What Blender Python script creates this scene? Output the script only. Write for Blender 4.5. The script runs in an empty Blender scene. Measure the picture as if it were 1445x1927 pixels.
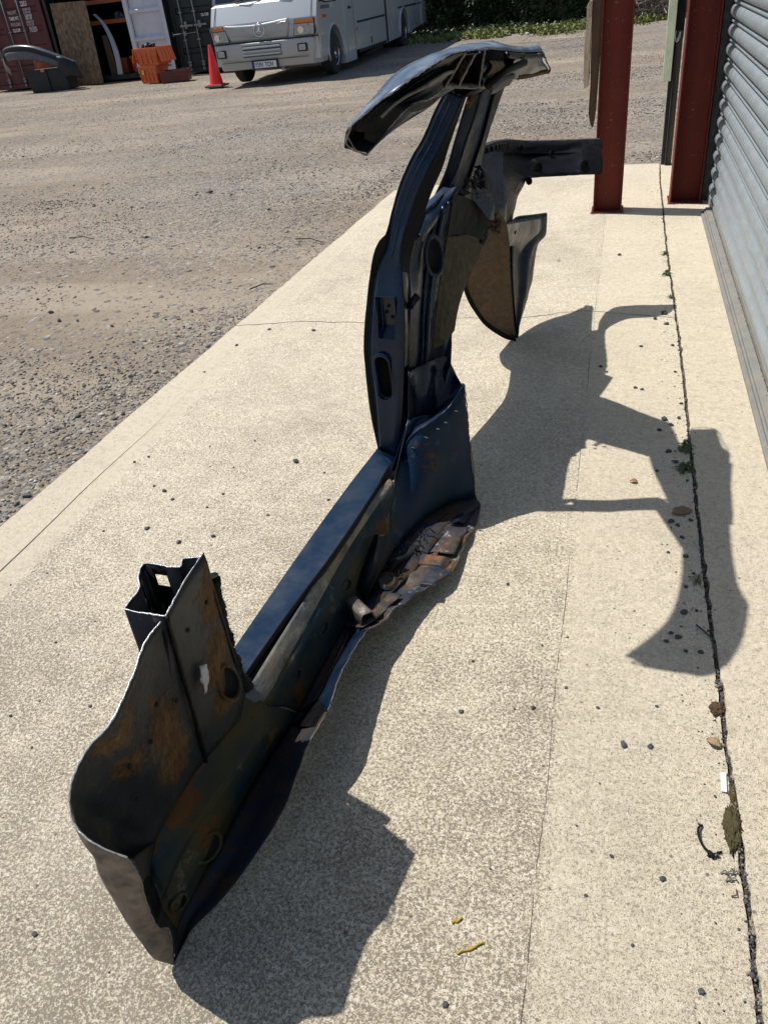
import bpy, bmesh, math, random
import numpy as np
from mathutils import Vector, Matrix, noise
random.seed(7); rng = np.random.default_rng(7)
S = bpy.context.scene
COL = S.collection
R = math.radians

# ---------------- camera ----------------
cam = bpy.data.cameras.new('camera'); camo = bpy.data.objects.new('camera', cam); COL.objects.link(camo)
camo.matrix_world = Matrix(((0.963419,-0.060931,0.260981,0.0000),(0.249275,0.561341,-0.789150,0.0000),(-0.098416,0.825338,0.555996,1.5500),(0,0,0,1)))
cam.sensor_fit = 'HORIZONTAL'; cam.sensor_width = 36; cam.lens = 36.872
cam.clip_start = .05; cam.clip_end = 2000
S.camera = camo

# ---------------- light ----------------
SUN_EL, SUN_AZ = 61.0, 105.0          # light travels towards azimuth 105 (from +Y clockwise)
w = bpy.data.worlds.new('World'); S.world = w; w.use_nodes = True
nt = w.node_tree; bg = nt.nodes['Background']
sky = nt.nodes.new('ShaderNodeTexSky'); sky.sky_type = 'NISHITA'; sky.sun_disc = False
sky.sun_elevation = R(SUN_EL); sky.sun_rotation = R(SUN_AZ+180); sky.air_density = 1.0; sky.dust_density = 1.0
nt.links.new(sky.outputs[0], bg.inputs[0]); bg.inputs[1].default_value = 0.09
sl = bpy.data.lights.new('sun', 'SUN'); sl.energy = 4.4; sl.angle = R(.53); sl.color = (1, .955, .88)
so = bpy.data.objects.new('sun', sl); COL.objects.link(so)
e, a = R(SUN_EL), R(SUN_AZ)
Ld = Vector((math.cos(e)*math.sin(a), math.cos(e)*math.cos(a), -math.sin(e)))
so.rotation_euler = Ld.to_track_quat('-Z', 'Y').to_euler(); so.location = (-6, 2, 10)
vs = S.view_settings; vs.view_transform = 'Standard'; vs.look = 'None'; vs.exposure = 0.20; vs.gamma = 1; vs.use_curve_mapping = False

PT = {
 'B': [(-0.18,1.2014,0.25),(-0.2093,1.5934,0.25),(-0.2332,1.9465,0.245),(-0.2573,2.2488,0.225)],
 'C': [(-0.1096,1.1401,0.25),(-0.1197,1.3872,0.25),(-0.1216,1.6288,0.25),(-0.1464,1.9773,0.24),(-0.1728,2.1633,0.225)],
 'D': [(-0.0885,1.1288,0.235),(-0.1074,1.3601,0.235),(-0.1273,1.6865,0.235),(-0.1411,1.9616,0.225),(-0.1575,2.094,0.215)],
 'E': [(-0.0587,1.1294,0.195),(-0.0876,1.4067,0.2),(-0.1202,1.7303,0.205),(-0.1278,1.9982,0.21),(-0.1263,2.0784,0.215)],
 'F': [(-0.0518,1.2366,0.05),(-0.0705,1.5164,0.05),(-0.0782,1.7516,0.05),(-0.083,1.8556,0.05)],
 'G': [(-0.0118,1.2772,0.07),(-0.0501,1.55,0.05),(-0.04,1.7265,0.04),(-0.0206,1.9567,0.035),(0.027,2.1777,0.03)],
 'H': [(0.0759,1.186,0.15),(0.0478,1.3222,0.145),(0.0296,1.5016,0.115),(0.048,1.5759,0.09),(0.0533,1.6331,0.08),(0.0865,1.7766,0.055),(0.1265,1.8728,0.04),(0.113,2.0779,0.02),(0.1097,2.1815,0.01),(0.0883,2.3003,0.002)],
 'T': [(-0.0294,1.0439,0.7),(-0.0244,0.9747,0.69),(-0.0179,0.8967,0.67),(-0.025,0.844,0.655),(-0.0103,0.7718,0.63),(0.0024,0.6974,0.615),(-0.0297,0.6679,0.58),(-0.0395,0.6327,0.55),(-0.0569,0.6188,0.5),(-0.0432,0.5998,0.47),(-0.0161,0.5931,0.45),(0.0138,0.5989,0.425),(0.0344,0.6101,0.4)],
 'T2': [(0.0344,0.6101,0.4),(0.0375,0.6138,0.35),(0.0273,0.6112,0.27),(0.0155,0.6168,0.16),(0.0197,0.6311,0.13),(-0.0035,0.6237,0)],
 'K': [(-0.0895,1.1164,0.235),(-0.0683,1.0516,0.225),(-0.077,0.9916,0.215),(-0.0849,0.9332,0.21),(-0.0895,0.8884,0.205),(-0.0885,0.8376,0.2),(-0.0829,0.7935,0.2),(-0.0811,0.766,0.195),(-0.0799,0.745,0.19),(-0.0761,0.7289,0.18),(-0.0756,0.715,0.165),(-0.0756,0.707,0.15),(-0.0729,0.7026,0.14)],
 'KF': [(-0.0587,1.1294,0.195),(-0.024,1.0771,0.178),(-0.0306,1.0157,0.17),(-0.0346,0.9541,0.165),(-0.039,0.9064,0.16),(-0.0414,0.8478,0.155),(-0.0437,0.8049,0.15),(-0.0463,0.7729,0.14),(-0.047,0.7424,0.13),(-0.0461,0.7192,0.12),(-0.0466,0.7018,0.11),(-0.0486,0.6897,0.1),(-0.0459,0.6792,0.1)],
 'FF': [(-0.0518,1.2366,0.05),(-0.0501,1.1922,0.05),(-0.0507,1.145,0.05),(-0.0494,1.074,0.05),(-0.0464,0.9968,0.05),(-0.0421,0.942,0.05),(-0.0349,0.8785,0.05),(-0.0327,0.8233,0.05),(-0.0308,0.7787,0.045),(-0.029,0.7395,0.04),(-0.0292,0.7039,0.03),(-0.0255,0.6764,0.02),(-0.0136,0.6417,0.01)],
 'HF': [(0.0759,1.186,0.15),(0.075,1.1408,0.148),(0.071,1.0934,0.14),(0.0778,1.0255,0.125),(0.0846,0.9603,0.11),(0.0774,0.9242,0.09),(0.072,0.8825,0.08),(0.0598,0.8302,0.065),(0.0495,0.7809,0.055),(0.0256,0.7306,0.035),(0.0023,0.6868,0.02),(-0.0016,0.6572,0.01),(-0.0035,0.6237,0)],
 'flapb': [(-0.0432,0.5998,0.47),(-0.021,0.5961,0.43),(-0.0348,0.5938,0.34),(-0.0316,0.5935,0.26),(-0.0265,0.5933,0.19),(-0.0174,0.5942,0.13),(-0.0067,0.5941,0.08),(-0.0122,0.61,0.03),(-0.0035,0.6237,0)],
 'post': [(-0.0082,0.888,0.68),(-0.0925,0.8824,0.68),(-0.0964,0.8946,0.68),(-0.1046,0.9382,0.68),(-0.1292,0.9677,0.68),(-0.1424,1.0022,0.68),(-0.0686,1.0137,0.68),(-0.0766,1.0385,0.68),(-0.0489,1.0517,0.68),(-0.0496,1.0654,0.68),(-0.0344,0.9845,0.68)],
 'postrear': [(-0.0294,1.0439,0.7),(-0.0697,1.0796,0.6),(-0.0851,1.0882,0.5),(-0.0933,1.0959,0.42),(-0.1008,1.1042,0.34),(-0.1009,1.1126,0.28),(-0.0895,1.1164,0.235)],
 'pf': [(-0.2631,2.26,0.218),(-0.2909,2.29,0.3539),(-0.3045,2.32,0.5017),(-0.3037,2.33,0.5767),(-0.2882,2.35,0.6984),(-0.2653,2.38,0.8316),(-0.2436,2.39,0.8835),(-0.2201,2.4,0.9069),(-0.2004,2.42,0.9731),(-0.1732,2.44,1.0497),(-0.1375,2.46,1.1176),(-0.11,2.48,1.1595),(-0.0746,2.51,1.2336),(-0.0448,2.53,1.2814)],
 'pb': [(-0.2576,2.26,0.2124),(-0.2667,2.29,0.3566),(-0.2847,2.32,0.5033),(-0.2822,2.33,0.5782),(-0.2673,2.35,0.6994),(-0.2529,2.38,0.795),(-0.2304,2.39,0.8377),(-0.2148,2.4,0.8713),(-0.1938,2.42,0.9684),(-0.1667,2.44,1.045),(-0.1311,2.46,1.1131),(-0.1036,2.48,1.155),(-0.0683,2.51,1.2291),(-0.0385,2.53,1.2784)],
 'pr': [(-0.1918,2.26,0.1875),(-0.1718,2.29,0.343),(-0.1608,2.32,0.5135),(-0.1558,2.33,0.5923),(-0.1557,2.35,0.7048),(-0.1667,2.38,0.7977),(-0.1687,2.39,0.8392),(-0.1627,2.4,0.8916),(-0.1446,2.42,0.9482),(-0.1189,2.44,1.0189),(-0.0843,2.46,1.0843),(-0.0641,2.48,1.1222),(-0.028,2.51,1.1927),(0.0039,2.53,1.26)],
 'pk': [(-0.1905,2.295,0.1633),(-0.1681,2.325,0.3256),(-0.1612,2.355,0.4982),(-0.1583,2.365,0.578),(-0.1564,2.385,0.6922),(-0.1639,2.415,0.7866),(-0.1588,2.425,0.8288),(-0.1403,2.435,0.882),(-0.1189,2.455,0.9393),(-0.0918,2.475,1.0106),(-0.0589,2.495,1.0796),(-0.0448,2.515,1.1281),(-0.0201,2.545,1.2008),(-0.0018,2.565,1.2527)],
 'q0': [(-0.1681,2.325,0.3256),(-0.1612,2.355,0.4982),(-0.1564,2.365,0.5781),(-0.1567,2.39,0.6904),(-0.1624,2.42,0.785),(-0.1621,2.45,0.8445),(-0.1531,2.5,0.8866)],
 'q1': [(-0.1376,2.34,0.3174),(-0.1599,2.44,0.4317),(-0.1703,2.5,0.5225),(-0.1816,2.56,0.6281),(-0.188,2.62,0.7201),(-0.1887,2.68,0.8118),(-0.1792,2.74,0.884)],
 'q2': [(-0.1108,2.36,0.3103),(-0.1474,2.5,0.3755),(-0.1692,2.6,0.5178),(-0.179,2.68,0.6083),(-0.1829,2.75,0.6994),(-0.1757,2.8,0.7873),(-0.1674,2.85,0.9008)],
 'q3': [(-0.1077,2.42,0.2843),(-0.111,2.54,0.3606),(-0.1545,2.66,0.4951),(-0.174,2.8,0.5663),(-0.1764,2.92,0.6463),(-0.1855,3.02,0.7353),(-0.1918,3.1,0.8216)],
 'q4': [(-0.0765,2.52,0.4232),(-0.121,2.66,0.4408),(-0.1609,2.78,0.4476),(-0.1866,2.93,0.5075),(-0.1863,3.08,0.579),(-0.1766,3.2,0.6437),(-0.1748,3.3,0.7167)],
 'shelf_in': [(-0.1339,2.25,0.3479),(-0.1136,2.28,0.3467),(-0.0961,2.33,0.3292),(-0.0913,2.38,0.3064),(-0.0701,2.42,0.3193),(-0.0484,2.45,0.3415),(-0.0259,2.48,0.3819)],
 'shelf_out': [(-0.1263,2.0784,0.215),(-0.1387,2.19,0.2554),(-0.1091,2.2,0.314),(-0.0653,2.21,0.3513),(-0.0353,2.25,0.3651),(-0.0062,2.3,0.3857),(0.027,2.36,0.4424)],
 'wh_top': [(-0.1263,2.0784,0.215),(-0.1387,2.19,0.2554),(-0.1091,2.2,0.314),(-0.0653,2.21,0.3513),(-0.0353,2.25,0.3651),(-0.0062,2.3,0.3857),(0.027,2.36,0.4424)],
 'wh_mid': [(-0.1043,1.97,0.1246),(-0.0882,2.08,0.1483),(-0.0627,2.14,0.1772),(-0.033,2.19,0.2032),(-0.0069,2.24,0.225),(0.0178,2.3,0.2396),(0.0361,2.36,0.2604)],
 'wh_bot': [(-0.083,1.8556,0.05),(-0.0697,1.981,0.05),(-0.0545,2.0934,0.05),(-0.0312,2.1822,0.045),(0.0001,2.2557,0.04),(0.0339,2.2976,0.03),(0.0644,2.3232,0.03)],
 'w_top': [(-0.1411,2.3,0.496),(-0.1509,2.4,0.4698),(-0.1358,2.46,0.4642),(-0.134,2.52,0.4483),(-0.1214,2.56,0.4422),(-0.1097,2.58,0.4245),(-0.0953,2.58,0.3952)],
 'c0': [(-0.3342,2.95,0.7488),(-0.3062,2.97,0.8251),(-0.2662,2.96,0.8933),(-0.2091,2.93,0.9822),(-0.1597,2.9,1.086),(-0.1227,2.88,1.1629),(-0.0913,2.86,1.2269)],
 'c1': [(-0.2972,2.98,0.7646),(-0.2668,2.99,0.8297),(-0.2294,2.98,0.9068),(-0.1862,2.96,0.9756),(-0.1393,2.94,1.0783),(-0.0992,2.92,1.1558),(-0.0683,2.9,1.2251)],
 'c2': [(-0.2557,3.04,0.7487),(-0.2252,3.06,0.8122),(-0.1957,3.07,0.8859),(-0.1628,3.08,0.9665),(-0.1276,3.08,1.053),(-0.0986,3.07,1.1325),(-0.0636,3.05,1.2241)],
 'c3': [(-0.2213,3.1,0.7327),(-0.2262,3.2,0.797),(-0.2217,3.28,0.858),(-0.2041,3.3,0.9223),(-0.165,3.26,1.022),(-0.1135,3.2,1.113),(-0.0526,3.14,1.2203)],
 'r1': [(-0.014,1.8,1.2905),(-0.002,1.85,1.3175),(0.0169,1.92,1.3527),(0.0363,2,1.3827),(0.0516,2.12,1.3956),(0.0513,2.28,1.3967),(0.0667,2.45,1.3941),(0.0734,2.6,1.3841),(0.0744,2.75,1.3599),(0.1004,2.85,1.3475),(0.1111,2.95,1.3389)],
 'r2': [(0.0104,1.78,1.3055),(0.042,1.785,1.3278),(0.0838,1.79,1.3511),(0.1269,1.8,1.3737),(0.1612,1.86,1.3963),(0.1776,1.96,1.411),(0.1902,2.1,1.4046),(0.1596,2.19,1.3959),(0.1362,2.38,1.3827),(0.1332,2.52,1.3658),(0.1274,2.72,1.3429),(0.1298,2.93,1.3237)],
 'r3': [(0.0347,1.79,1.2466),(0.0608,1.8,1.2714),(0.0875,1.82,1.3012),(0.1243,1.82,1.3301),(0.1415,1.9,1.3339),(0.0939,2.15,1.3262),(0.093,2.35,1.2991),(0.0741,2.6,1.2744),(0.0463,2.85,1.2602),(0.0622,3,1.2471),(0.1049,3.12,1.2461)],
 'a_t': [(-0.2352,3.36,0.9637),(-0.2364,3.6,0.9512),(-0.2826,4,0.889),(-0.2608,4.3,0.8297),(-0.1472,4.38,0.8144),(-0.0331,4.4,0.8122),(0.0563,4.42,0.8084)],
 'a_m': [(-0.2518,3.36,0.9308),(-0.2375,3.6,0.8974),(-0.2832,4,0.8273),(-0.2552,4.28,0.77),(-0.1365,4.34,0.7605),(-0.0225,4.36,0.7587),(0.069,4.38,0.7624)],
 'a_b': [(-0.2479,3.36,0.7261),(-0.2208,3.5,0.7983),(-0.2171,3.75,0.7754),(-0.1992,4,0.723),(-0.1102,4.18,0.69),(0.0077,4.23,0.6849),(0.0901,4.28,0.6754)],
 'v_l': [(-0.2231,3.34,0.9342),(-0.2074,3.34,0.8746),(-0.1996,3.35,0.7912),(-0.1914,3.36,0.7051),(-0.1709,3.4,0.63)],
 'v_m': [(-0.2262,3.6,0.8825),(-0.2188,3.65,0.808),(-0.2226,3.65,0.7201),(-0.2102,3.62,0.6374),(-0.1955,3.6,0.5742)],
 'v_r': [(-0.2069,4,0.7231),(-0.2168,3.98,0.6945),(-0.2344,3.95,0.649),(-0.2413,3.9,0.5888),(-0.2434,3.85,0.5042)],
 'l_l': [(-0.1928,3.32,0.6945),(-0.2086,3.35,0.6325),(-0.2497,3.39,0.5469),(-0.3027,3.44,0.4654),(-0.3451,3.49,0.3828),(-0.3421,3.54,0.2985),(-0.3238,3.58,0.2261),(-0.3001,3.64,0.1469),(-0.2317,3.71,0.0642),(-0.195,3.76,0.0273)],
 'l_r': [(-0.1707,3.42,0.7154),(-0.1511,3.46,0.6641),(-0.1496,3.5,0.5868),(-0.1571,3.54,0.511),(-0.1668,3.58,0.4323),(-0.1776,3.64,0.2962),(-0.185,3.69,0.1744),(-0.1886,3.72,0.104),(-0.192,3.75,0.0565),(-0.195,3.77,0.0261)],
 'l_rim': [(-0.1802,3.3,0.6788),(-0.2087,3.32,0.6193),(-0.2542,3.36,0.5468),(-0.3101,3.41,0.4606),(-0.3502,3.46,0.3829),(-0.3478,3.51,0.2937),(-0.3307,3.56,0.2175),(-0.3023,3.62,0.1331),(-0.2371,3.7,0.043),(-0.1895,3.75,0.0094)],
 't_l': [(-0.2521,3.9,0.5448),(-0.2469,3.88,0.4833),(-0.2419,3.86,0.4009),(-0.2315,3.83,0.3074),(-0.2158,3.8,0.2128),(-0.2001,3.78,0.113),(-0.1924,3.77,0.0179)],
 't_r': [(-0.178,4.3,0.482),(-0.177,4.28,0.3857),(-0.1983,4.2,0.3566),(-0.1991,4.1,0.2205),(-0.2029,4,0.1263),(-0.2035,3.9,0.0675),(-0.1953,3.79,0.0097)],
 't_top': [(-0.2521,3.9,0.5448),(-0.2461,4,0.541),(-0.2248,4.17,0.5047),(-0.178,4.3,0.482)],
 't_top2': [(-0.2528,3.9,0.465),(-0.2464,4,0.4574),(-0.2242,4.17,0.4129),(-0.177,4.28,0.3857)],
 'br': [(-0.1822,3.1,0.8504),(-0.1812,3.12,0.8839),(-0.1398,3.25,0.7987),(-0.1435,3.25,0.7299),(-0.1474,3.2,0.7429)],
 'stones': [(-1.1754,2.5096,9),(-1.4043,1.9358,7),(-1.2931,1.9838,6),(-1.5664,2.0009,7),(-0.9532,2.2537,4),(-1.0623,0.6101,7),(0.0952,1.3027,9),(0.154,1.3082,7),(-0.1254,1.3823,6),(-0.3013,1.3406,6),(-0.0495,1.4637,4),(0.0319,1.4085,4),(-0.249,1.8587,5),(0.1719,0.9763,7),(0.0721,1.0079,5),(0.2328,0.7703,7),(-0.2115,0.6542,7),(0.0249,0.912,4),(0.2342,2.2471,8),(0.2547,2.2282,5),(0.2646,2.1618,5),(0.2707,2.0623,6),(0.2202,2.0778,4),(0.2518,1.7983,8),(0.2147,1.7096,6),(0.2319,1.6952,7),(0.2011,1.6739,6),(0.2497,1.6444,5),(0.2869,1.646,6),(0.236,2.9594,7),(0.2584,2.9163,6),(0.2136,2.8695,5),(0.2906,2.9765,5),(0.3073,2.792,5),(0.2433,2.7062,6),(0.2664,2.6307,6),(0.1967,2.561,5),(0.2714,4.1289,7),(0.2231,4.0548,5),(0.1531,3.6979,4),(0.277,3.9821,5),(0.2969,2.2602,5),(0.2863,1.8123,5),(0.1254,3.2454,4),(0.0352,5.1393,4),(0.1536,3.231,4),(-0.0574,1.652,3),(-0.1708,1.3712,3),(0.2875,1.1938,4),(-0.3004,1.5211,4),(-1.1409,1.2971,3),(-1.2971,1.1932,5),(-1.4543,1.1866,3),(-1.3748,1.0383,4),(-1.1438,2.1326,4),(-1.4163,2.4427,3),(-1.6233,2.2444,6),(-1.5627,2.1942,5),(-1.6874,2.2767,4),(-1.3764,2.2504,4),(-1.3995,2.157,4),(-1.8292,2.4923,4),(-1.8708,2.445,4),(-1.0299,2.4374,3),(-1.7264,1.9658,4),(-1.4132,2.6607,3),(-1.5963,2.6008,3),(-1.551,1.4057,4),(-1.5045,1.1244,5),(-1.5698,3.8946,5),(-1.8391,3.9098,4),(-1.9423,3.6807,4),(-1.9706,3.3367,3),(-0.0251,3.4613,4),(0.0044,3.4045,3),(0.2633,1.9151,5),(-0.1233,1.6103,3),(0.1712,1.4368,4),(0.0429,1.1844,3),(-0.0011,1.0661,3),(0.1144,0.83,4),(0.3072,0.9,3),(0.3049,1.1432,4),(0.2944,3.7127,4),(0.2943,3.4145,4),(0.3065,3.1037,4),(0.2982,2.5058,4),(0.289,1.9809,4)],
 'misc': [(0.2712,2.3037,16),(0.3082,1.2325,0),(0.2679,1.0726,0),(-0.1832,0.7616,0),(-0.2176,0.8093,0),(0.118,2.4779,6),(0.3073,1.4508,10),(0.3204,1.1076,12),(0.2953,1.3391,8),(0.303,1.0079,10)],
 'weeds': [(0.302,5.1395,5),(0.3074,4.7447,7),(0.311,4.3648,5),(0.3005,2.7307,11),(0.2929,2.5771,12),(0.2976,1.9518,11)],
 'jnt': [(0.3765,7.7442,0),(0.3359,6.26,0),(0.3233,4.2673,0),(0.3062,2.2796,0),(0.3133,1.561,0),(0.3219,1.0598,0),(0.3205,0.7489,0)],
 'edge': [(0.3778,7.7879,0),(0.0419,7.8081,0),(-1.923,7.2524,0),(-1.9524,6.7081,0),(-2.0749,5.5002,0),(-2.0382,4.6312,0),(-2.1225,4.0328,0),(-2.0735,3.3009,0),(-2.1021,3.2681,0),(-2.1105,2.7559,0),(-2.1416,2.3352,0),(-2.1604,1.943,0)],
 'crack1': [(-2.0969,3.9745,0),(-1.864,3.9983,0),(-1.7128,4.0303,0),(-1.454,4.0206,0),(-1.2981,4.0197,0)],
 'crack2': [(-0.8296,4.0797,0),(-0.5379,4.0614,0),(-0.265,4.1362,0),(-0.1291,4.1734,0),(-0.1017,4.1729,0),(0.3155,4.0687,0)],
 'band': [(-0.0745,5.6216,0),(-0.0817,4.3764,0),(-0.0847,2.6002,0),(-0.0612,1.8838,0),(-0.0684,0.8777,0),(-0.0619,0.6609,0)],
 'sticks': [(-4.5183,5.9862,0),(-4.2269,5.9243,0),(-2.3454,5.7305,0),(-2.0685,5.6062,0),(-2.2431,4.5886,0),(-2.1146,4.6858,0)],
 'rocks': [(-2.2077,2.1662,16),(-2.154,2.133,12),(-3.5021,4.2279,9),(-3.3457,4.0856,10),(-3.913,7.5504,9),(-2.4853,4.2297,8),(-3.7502,5.9521,8),(-3.0254,3.1802,10),(-2.9639,6.7423,6),(-2.9071,3.9941,7),(-2.2105,2.1081,12),(-2.6205,3.7482,6),(-3.2088,4.0844,6),(-2.3753,3.29,9),(-2.1847,2.8829,10),(-2.1953,2.8285,9),(-2.4315,2.7709,7)],
 'r3h': [(0.03,1.8,1.25),(0.04,1.9,1.27),(0.075,2.05,1.295),(0.05,2.25,1.3),(0.04,2.42,1.3),(0.03,2.6,1.28),(0.02,2.8,1.26),(0.01,3,1.25),(0.02,3.1,1.25)],
 'phead': [(-0.0549,2.53,1.2738),(-0.034,2.53,1.2727),(-0.0121,2.55,1.269),(0.0032,2.57,1.2573)],
 'phead2': [(0.0471,2.3,1.3202),(0.0353,2.4,1.3121),(0.0362,2.5,1.3022),(0.0344,2.6,1.2792)],
 'wl_a': [(-0.1531,2.5,0.8866),(-0.192,2.65,0.8983),(-0.2142,2.8,0.8989),(-0.2044,2.9,0.9124),(-0.1975,2.95,0.9225)],
 'rq_t': [(-0.2,3.36,0.95),(-0.26,3.7,0.88),(-0.31,4,0.82),(-0.33,4.2,0.79),(-0.35,4.36,0.77)],
 'rq_b': [(-0.27,3.42,0.55),(-0.31,3.7,0.6),(-0.33,4,0.64),(-0.335,4.2,0.66),(-0.335,4.36,0.67)],
 'wl_b': [(-0.1423,2.48,0.8775),(-0.1648,2.62,0.8808),(-0.1822,2.77,0.8886),(-0.1801,2.87,0.905),(-0.1707,2.92,0.929)],
}

# ---------------- helpers ----------------
def tag(o, label=None, cat=None, group=None, kind=None):
    if label: o['label'] = label
    if cat: o['category'] = cat
    if group: o['group'] = group
    if kind: o['kind'] = kind
    return o
def thing(name, label, cat, loc=(0, 0, 0), rotz=0, group=None):
    o = bpy.data.objects.new(name, None); COL.objects.link(o); o.empty_display_size = .1
    o.location = loc; o.rotation_euler = (0, 0, rotz); return tag(o, label, cat, group)
def obj(name, bm, m, parent=None, smooth=False, off=None, bevel=0, solid=0, solid_off=0, auto=None, seg=2):
    """bm in the parent's frame, or in world metres when off=(x,y,z) of the parent is given"""
    if off is not None: bmesh.ops.translate(bm, vec=-Vector(off), verts=bm.verts)
    me = bpy.data.meshes.new(name)
    if not isinstance(bm, bpy.types.Mesh):
        bmesh.ops.recalc_face_normals(bm, faces=bm.faces) if not getattr(bm, 'keep', False) else None
        bm.to_mesh(me); bm.free()
    for mm in (m if isinstance(m, (list, tuple)) else [m]): me.materials.append(mm)
    if smooth: me.shade_smooth()
    if auto: me.shade_smooth(); me.set_sharp_from_angle(angle=R(auto))
    o = bpy.data.objects.new(name, me); COL.objects.link(o)
    if parent: o.parent = parent
    if solid:
        md = o.modifiers.new('solid', 'SOLIDIFY'); md.thickness = solid; md.offset = solid_off
    if bevel:
        md = o.modifiers.new('bevel', 'BEVEL'); md.width = bevel; md.segments = seg; md.limit_method = 'ANGLE'; md.angle_limit = R(40)
    return o
def NB(): return bmesh.new()
def bx(bm, x0, x1, y0, y1, z0, z1, M=None):
    vs_ = [bm.verts.new((x, y, z)) for z in (z0, z1) for y in (y0, y1) for x in (x0, x1)]
    if M is not None:
        for v in vs_: v.co = M @ v.co
    for f in ((0, 2, 3, 1), (4, 5, 7, 6), (0, 1, 5, 4), (2, 6, 7, 3), (0, 4, 6, 2), (1, 3, 7, 5)):
        bm.faces.new([vs_[i] for i in f])
    return vs_
def prism(bm, poly, axis, a0, a1):
    """poly 2D, extruded along axis 'x' (poly=y,z), 'y' (poly=x,z), 'z' (poly=x,y)"""
    def mk(p, a): return {'x': (a, p[0], p[1]), 'y': (p[0], a, p[1]), 'z': (p[0], p[1], a)}[axis]
    A = [bm.verts.new(mk(p, a0)) for p in poly]; B = [bm.verts.new(mk(p, a1)) for p in poly]
    bm.faces.new(A); bm.faces.new(B[::-1])
    n = len(poly)
    for i in range(n): bm.faces.new([A[i], B[i], B[(i+1) % n], A[(i+1) % n]])
def tube(bm, pts, r, seg=6, cap=True, flat=1.0):
    pts = [Vector(p) for p in pts]; rings = []
    rr = r if isinstance(r, (list, tuple)) else [r]*len(pts)
    up = Vector((0, 0, 1))
    for i, p in enumerate(pts):
        d = (pts[min(i+1, len(pts)-1)]-pts[max(i-1, 0)]).normalized()
        u = d.cross(up)
        if u.length < .05: u = d.cross(Vector((1, 0, 0)))
        u.normalize(); v = u.cross(d)
        rings.append([bm.verts.new(p+(u*math.cos(2*math.pi*k/seg)*rr[i]+v*math.sin(2*math.pi*k/seg)*rr[i]*flat)) for k in range(seg)])
    for A, B in zip(rings, rings[1:]):
        for k in range(seg): bm.faces.new([A[k], A[(k+1) % seg], B[(k+1) % seg], B[k]])
    if cap and seg > 2: bm.faces.new(rings[0][::-1]); bm.faces.new(rings[-1])
def lathe(bm, prof, seg=24, M=None, axis='z'):
    rings = []
    for r, h in prof:
        ring = []
        for k in range(seg):
            t = 2*math.pi*k/seg
            c = {'z': (r*math.cos(t), r*math.sin(t), h), 'x': (h, r*math.cos(t), r*math.sin(t)), 'y': (r*math.cos(t), h, r*math.sin(t))}[axis]
            ring.append(bm.verts.new(M @ Vector(c) if M is not None else c))
        rings.append(ring)
    for A, B in zip(rings, rings[1:]):
        for k in range(seg): bm.faces.new([A[k], A[(k+1) % seg], B[(k+1) % seg], B[k]])
    if prof[0][0] > 1e-5: bm.faces.new(rings[0][::-1])
    if prof[-1][0] > 1e-5: bm.faces.new(rings[-1])
    bmesh.ops.remove_doubles(bm, verts=bm.verts, dist=1e-5)
def cr(pts, n, idx=False):
    """Catmull-Rom resample to n points"""
    P = [np.array(p, float) for p in pts]
    if idx: t = np.arange(len(P), dtype=float)
    else:
        t = np.concatenate([[0], np.cumsum([np.linalg.norm(b-a_) for a_, b in zip(P, P[1:])])])
    out = []
    for v in np.linspace(0, t[-1], n):
        i = int(min(max(np.searchsorted(t, v, side='right')-1, 0), len(P)-2))
        f = (v-t[i])/(t[i+1]-t[i]); p1, p2 = P[i], P[i+1]
        m1 = (p2-P[i-1])/(t[i+1]-t[i-1]) if i > 0 else (p2-p1)/(t[i+1]-t[i])
        m2 = (P[i+2]-p1)/(t[i+2]-t[i]) if i+2 < len(P) else (p2-p1)/(t[i+1]-t[i])
        h = t[i+1]-t[i]
        out.append((2*f**3-3*f**2+1)*p1+(f**3-2*f**2+f)*h*m1+(-2*f**3+3*f**2)*p2+(f**3-f**2)*h*m2)
    return out
def sheet(bm, lines, n=24, wob=0.0, wf=14, sub=1, uoff=0, skip=None):
    """loft through the lines (each resampled to n); sub = extra rows between lines"""
    same = len({len(l) for l in lines}) == 1
    rows = [cr(l, n, idx=same) for l in lines]
    full = []
    for a_, b in zip(rows, rows[1:]):
        for k in range(sub): full.append([p*(1-k/sub)+q*(k/sub) for p, q in zip(a_, b)])
    full.append(rows[-1])
    V = []
    for ri, row in enumerate(full):
        line = []
        for p in row:
            q = Vector(p)
            if wob:
                q = q + noise.noise_vector(q*wf)*wob*min(1, 4*ri/(len(full)-1), 4*(1-ri/(len(full)-1)))
            line.append(bm.verts.new(q))
        V.append(line)
    for i, (A, B) in enumerate(zip(V, V[1:])):
        for k in range(n-1):
            if skip and skip(i, k): continue
            bm.faces.new([A[k], A[k+1], B[k+1], B[k]])
    return V

# ---------------- materials ----------------
def newmat(name):
    m = bpy.data.materials.new(name); m.use_nodes = True; nt = m.node_tree
    return m, nt, nt.nodes['Principled BSDF']
def nd(nt, t, **kw):
    n = nt.nodes.new(t)
    for k, v in kw.items():
        if k in n.inputs.keys(): n.inputs[k].default_value = v
        else: setattr(n, k, v)
    return n
def pos(nt, obj_space=False):
    return (nd(nt, 'ShaderNodeTexCoord').outputs['Object'] if obj_space else nd(nt, 'ShaderNodeNewGeometry').outputs['Position'])
def nz(nt, P, scale, detail=3, rough=.55, lac=2, out='Fac', stretch=None):
    if stretch:
        mp = nd(nt, 'ShaderNodeMapping'); mp.inputs['Scale'].default_value = stretch; nt.links.new(P, mp.inputs[0]); P = mp.outputs[0]
    n = nd(nt, 'ShaderNodeTexNoise', Scale=scale, Detail=detail, Roughness=rough, Lacunarity=lac)
    nt.links.new(P, n.inputs['Vector']); return n.outputs[out]
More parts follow.
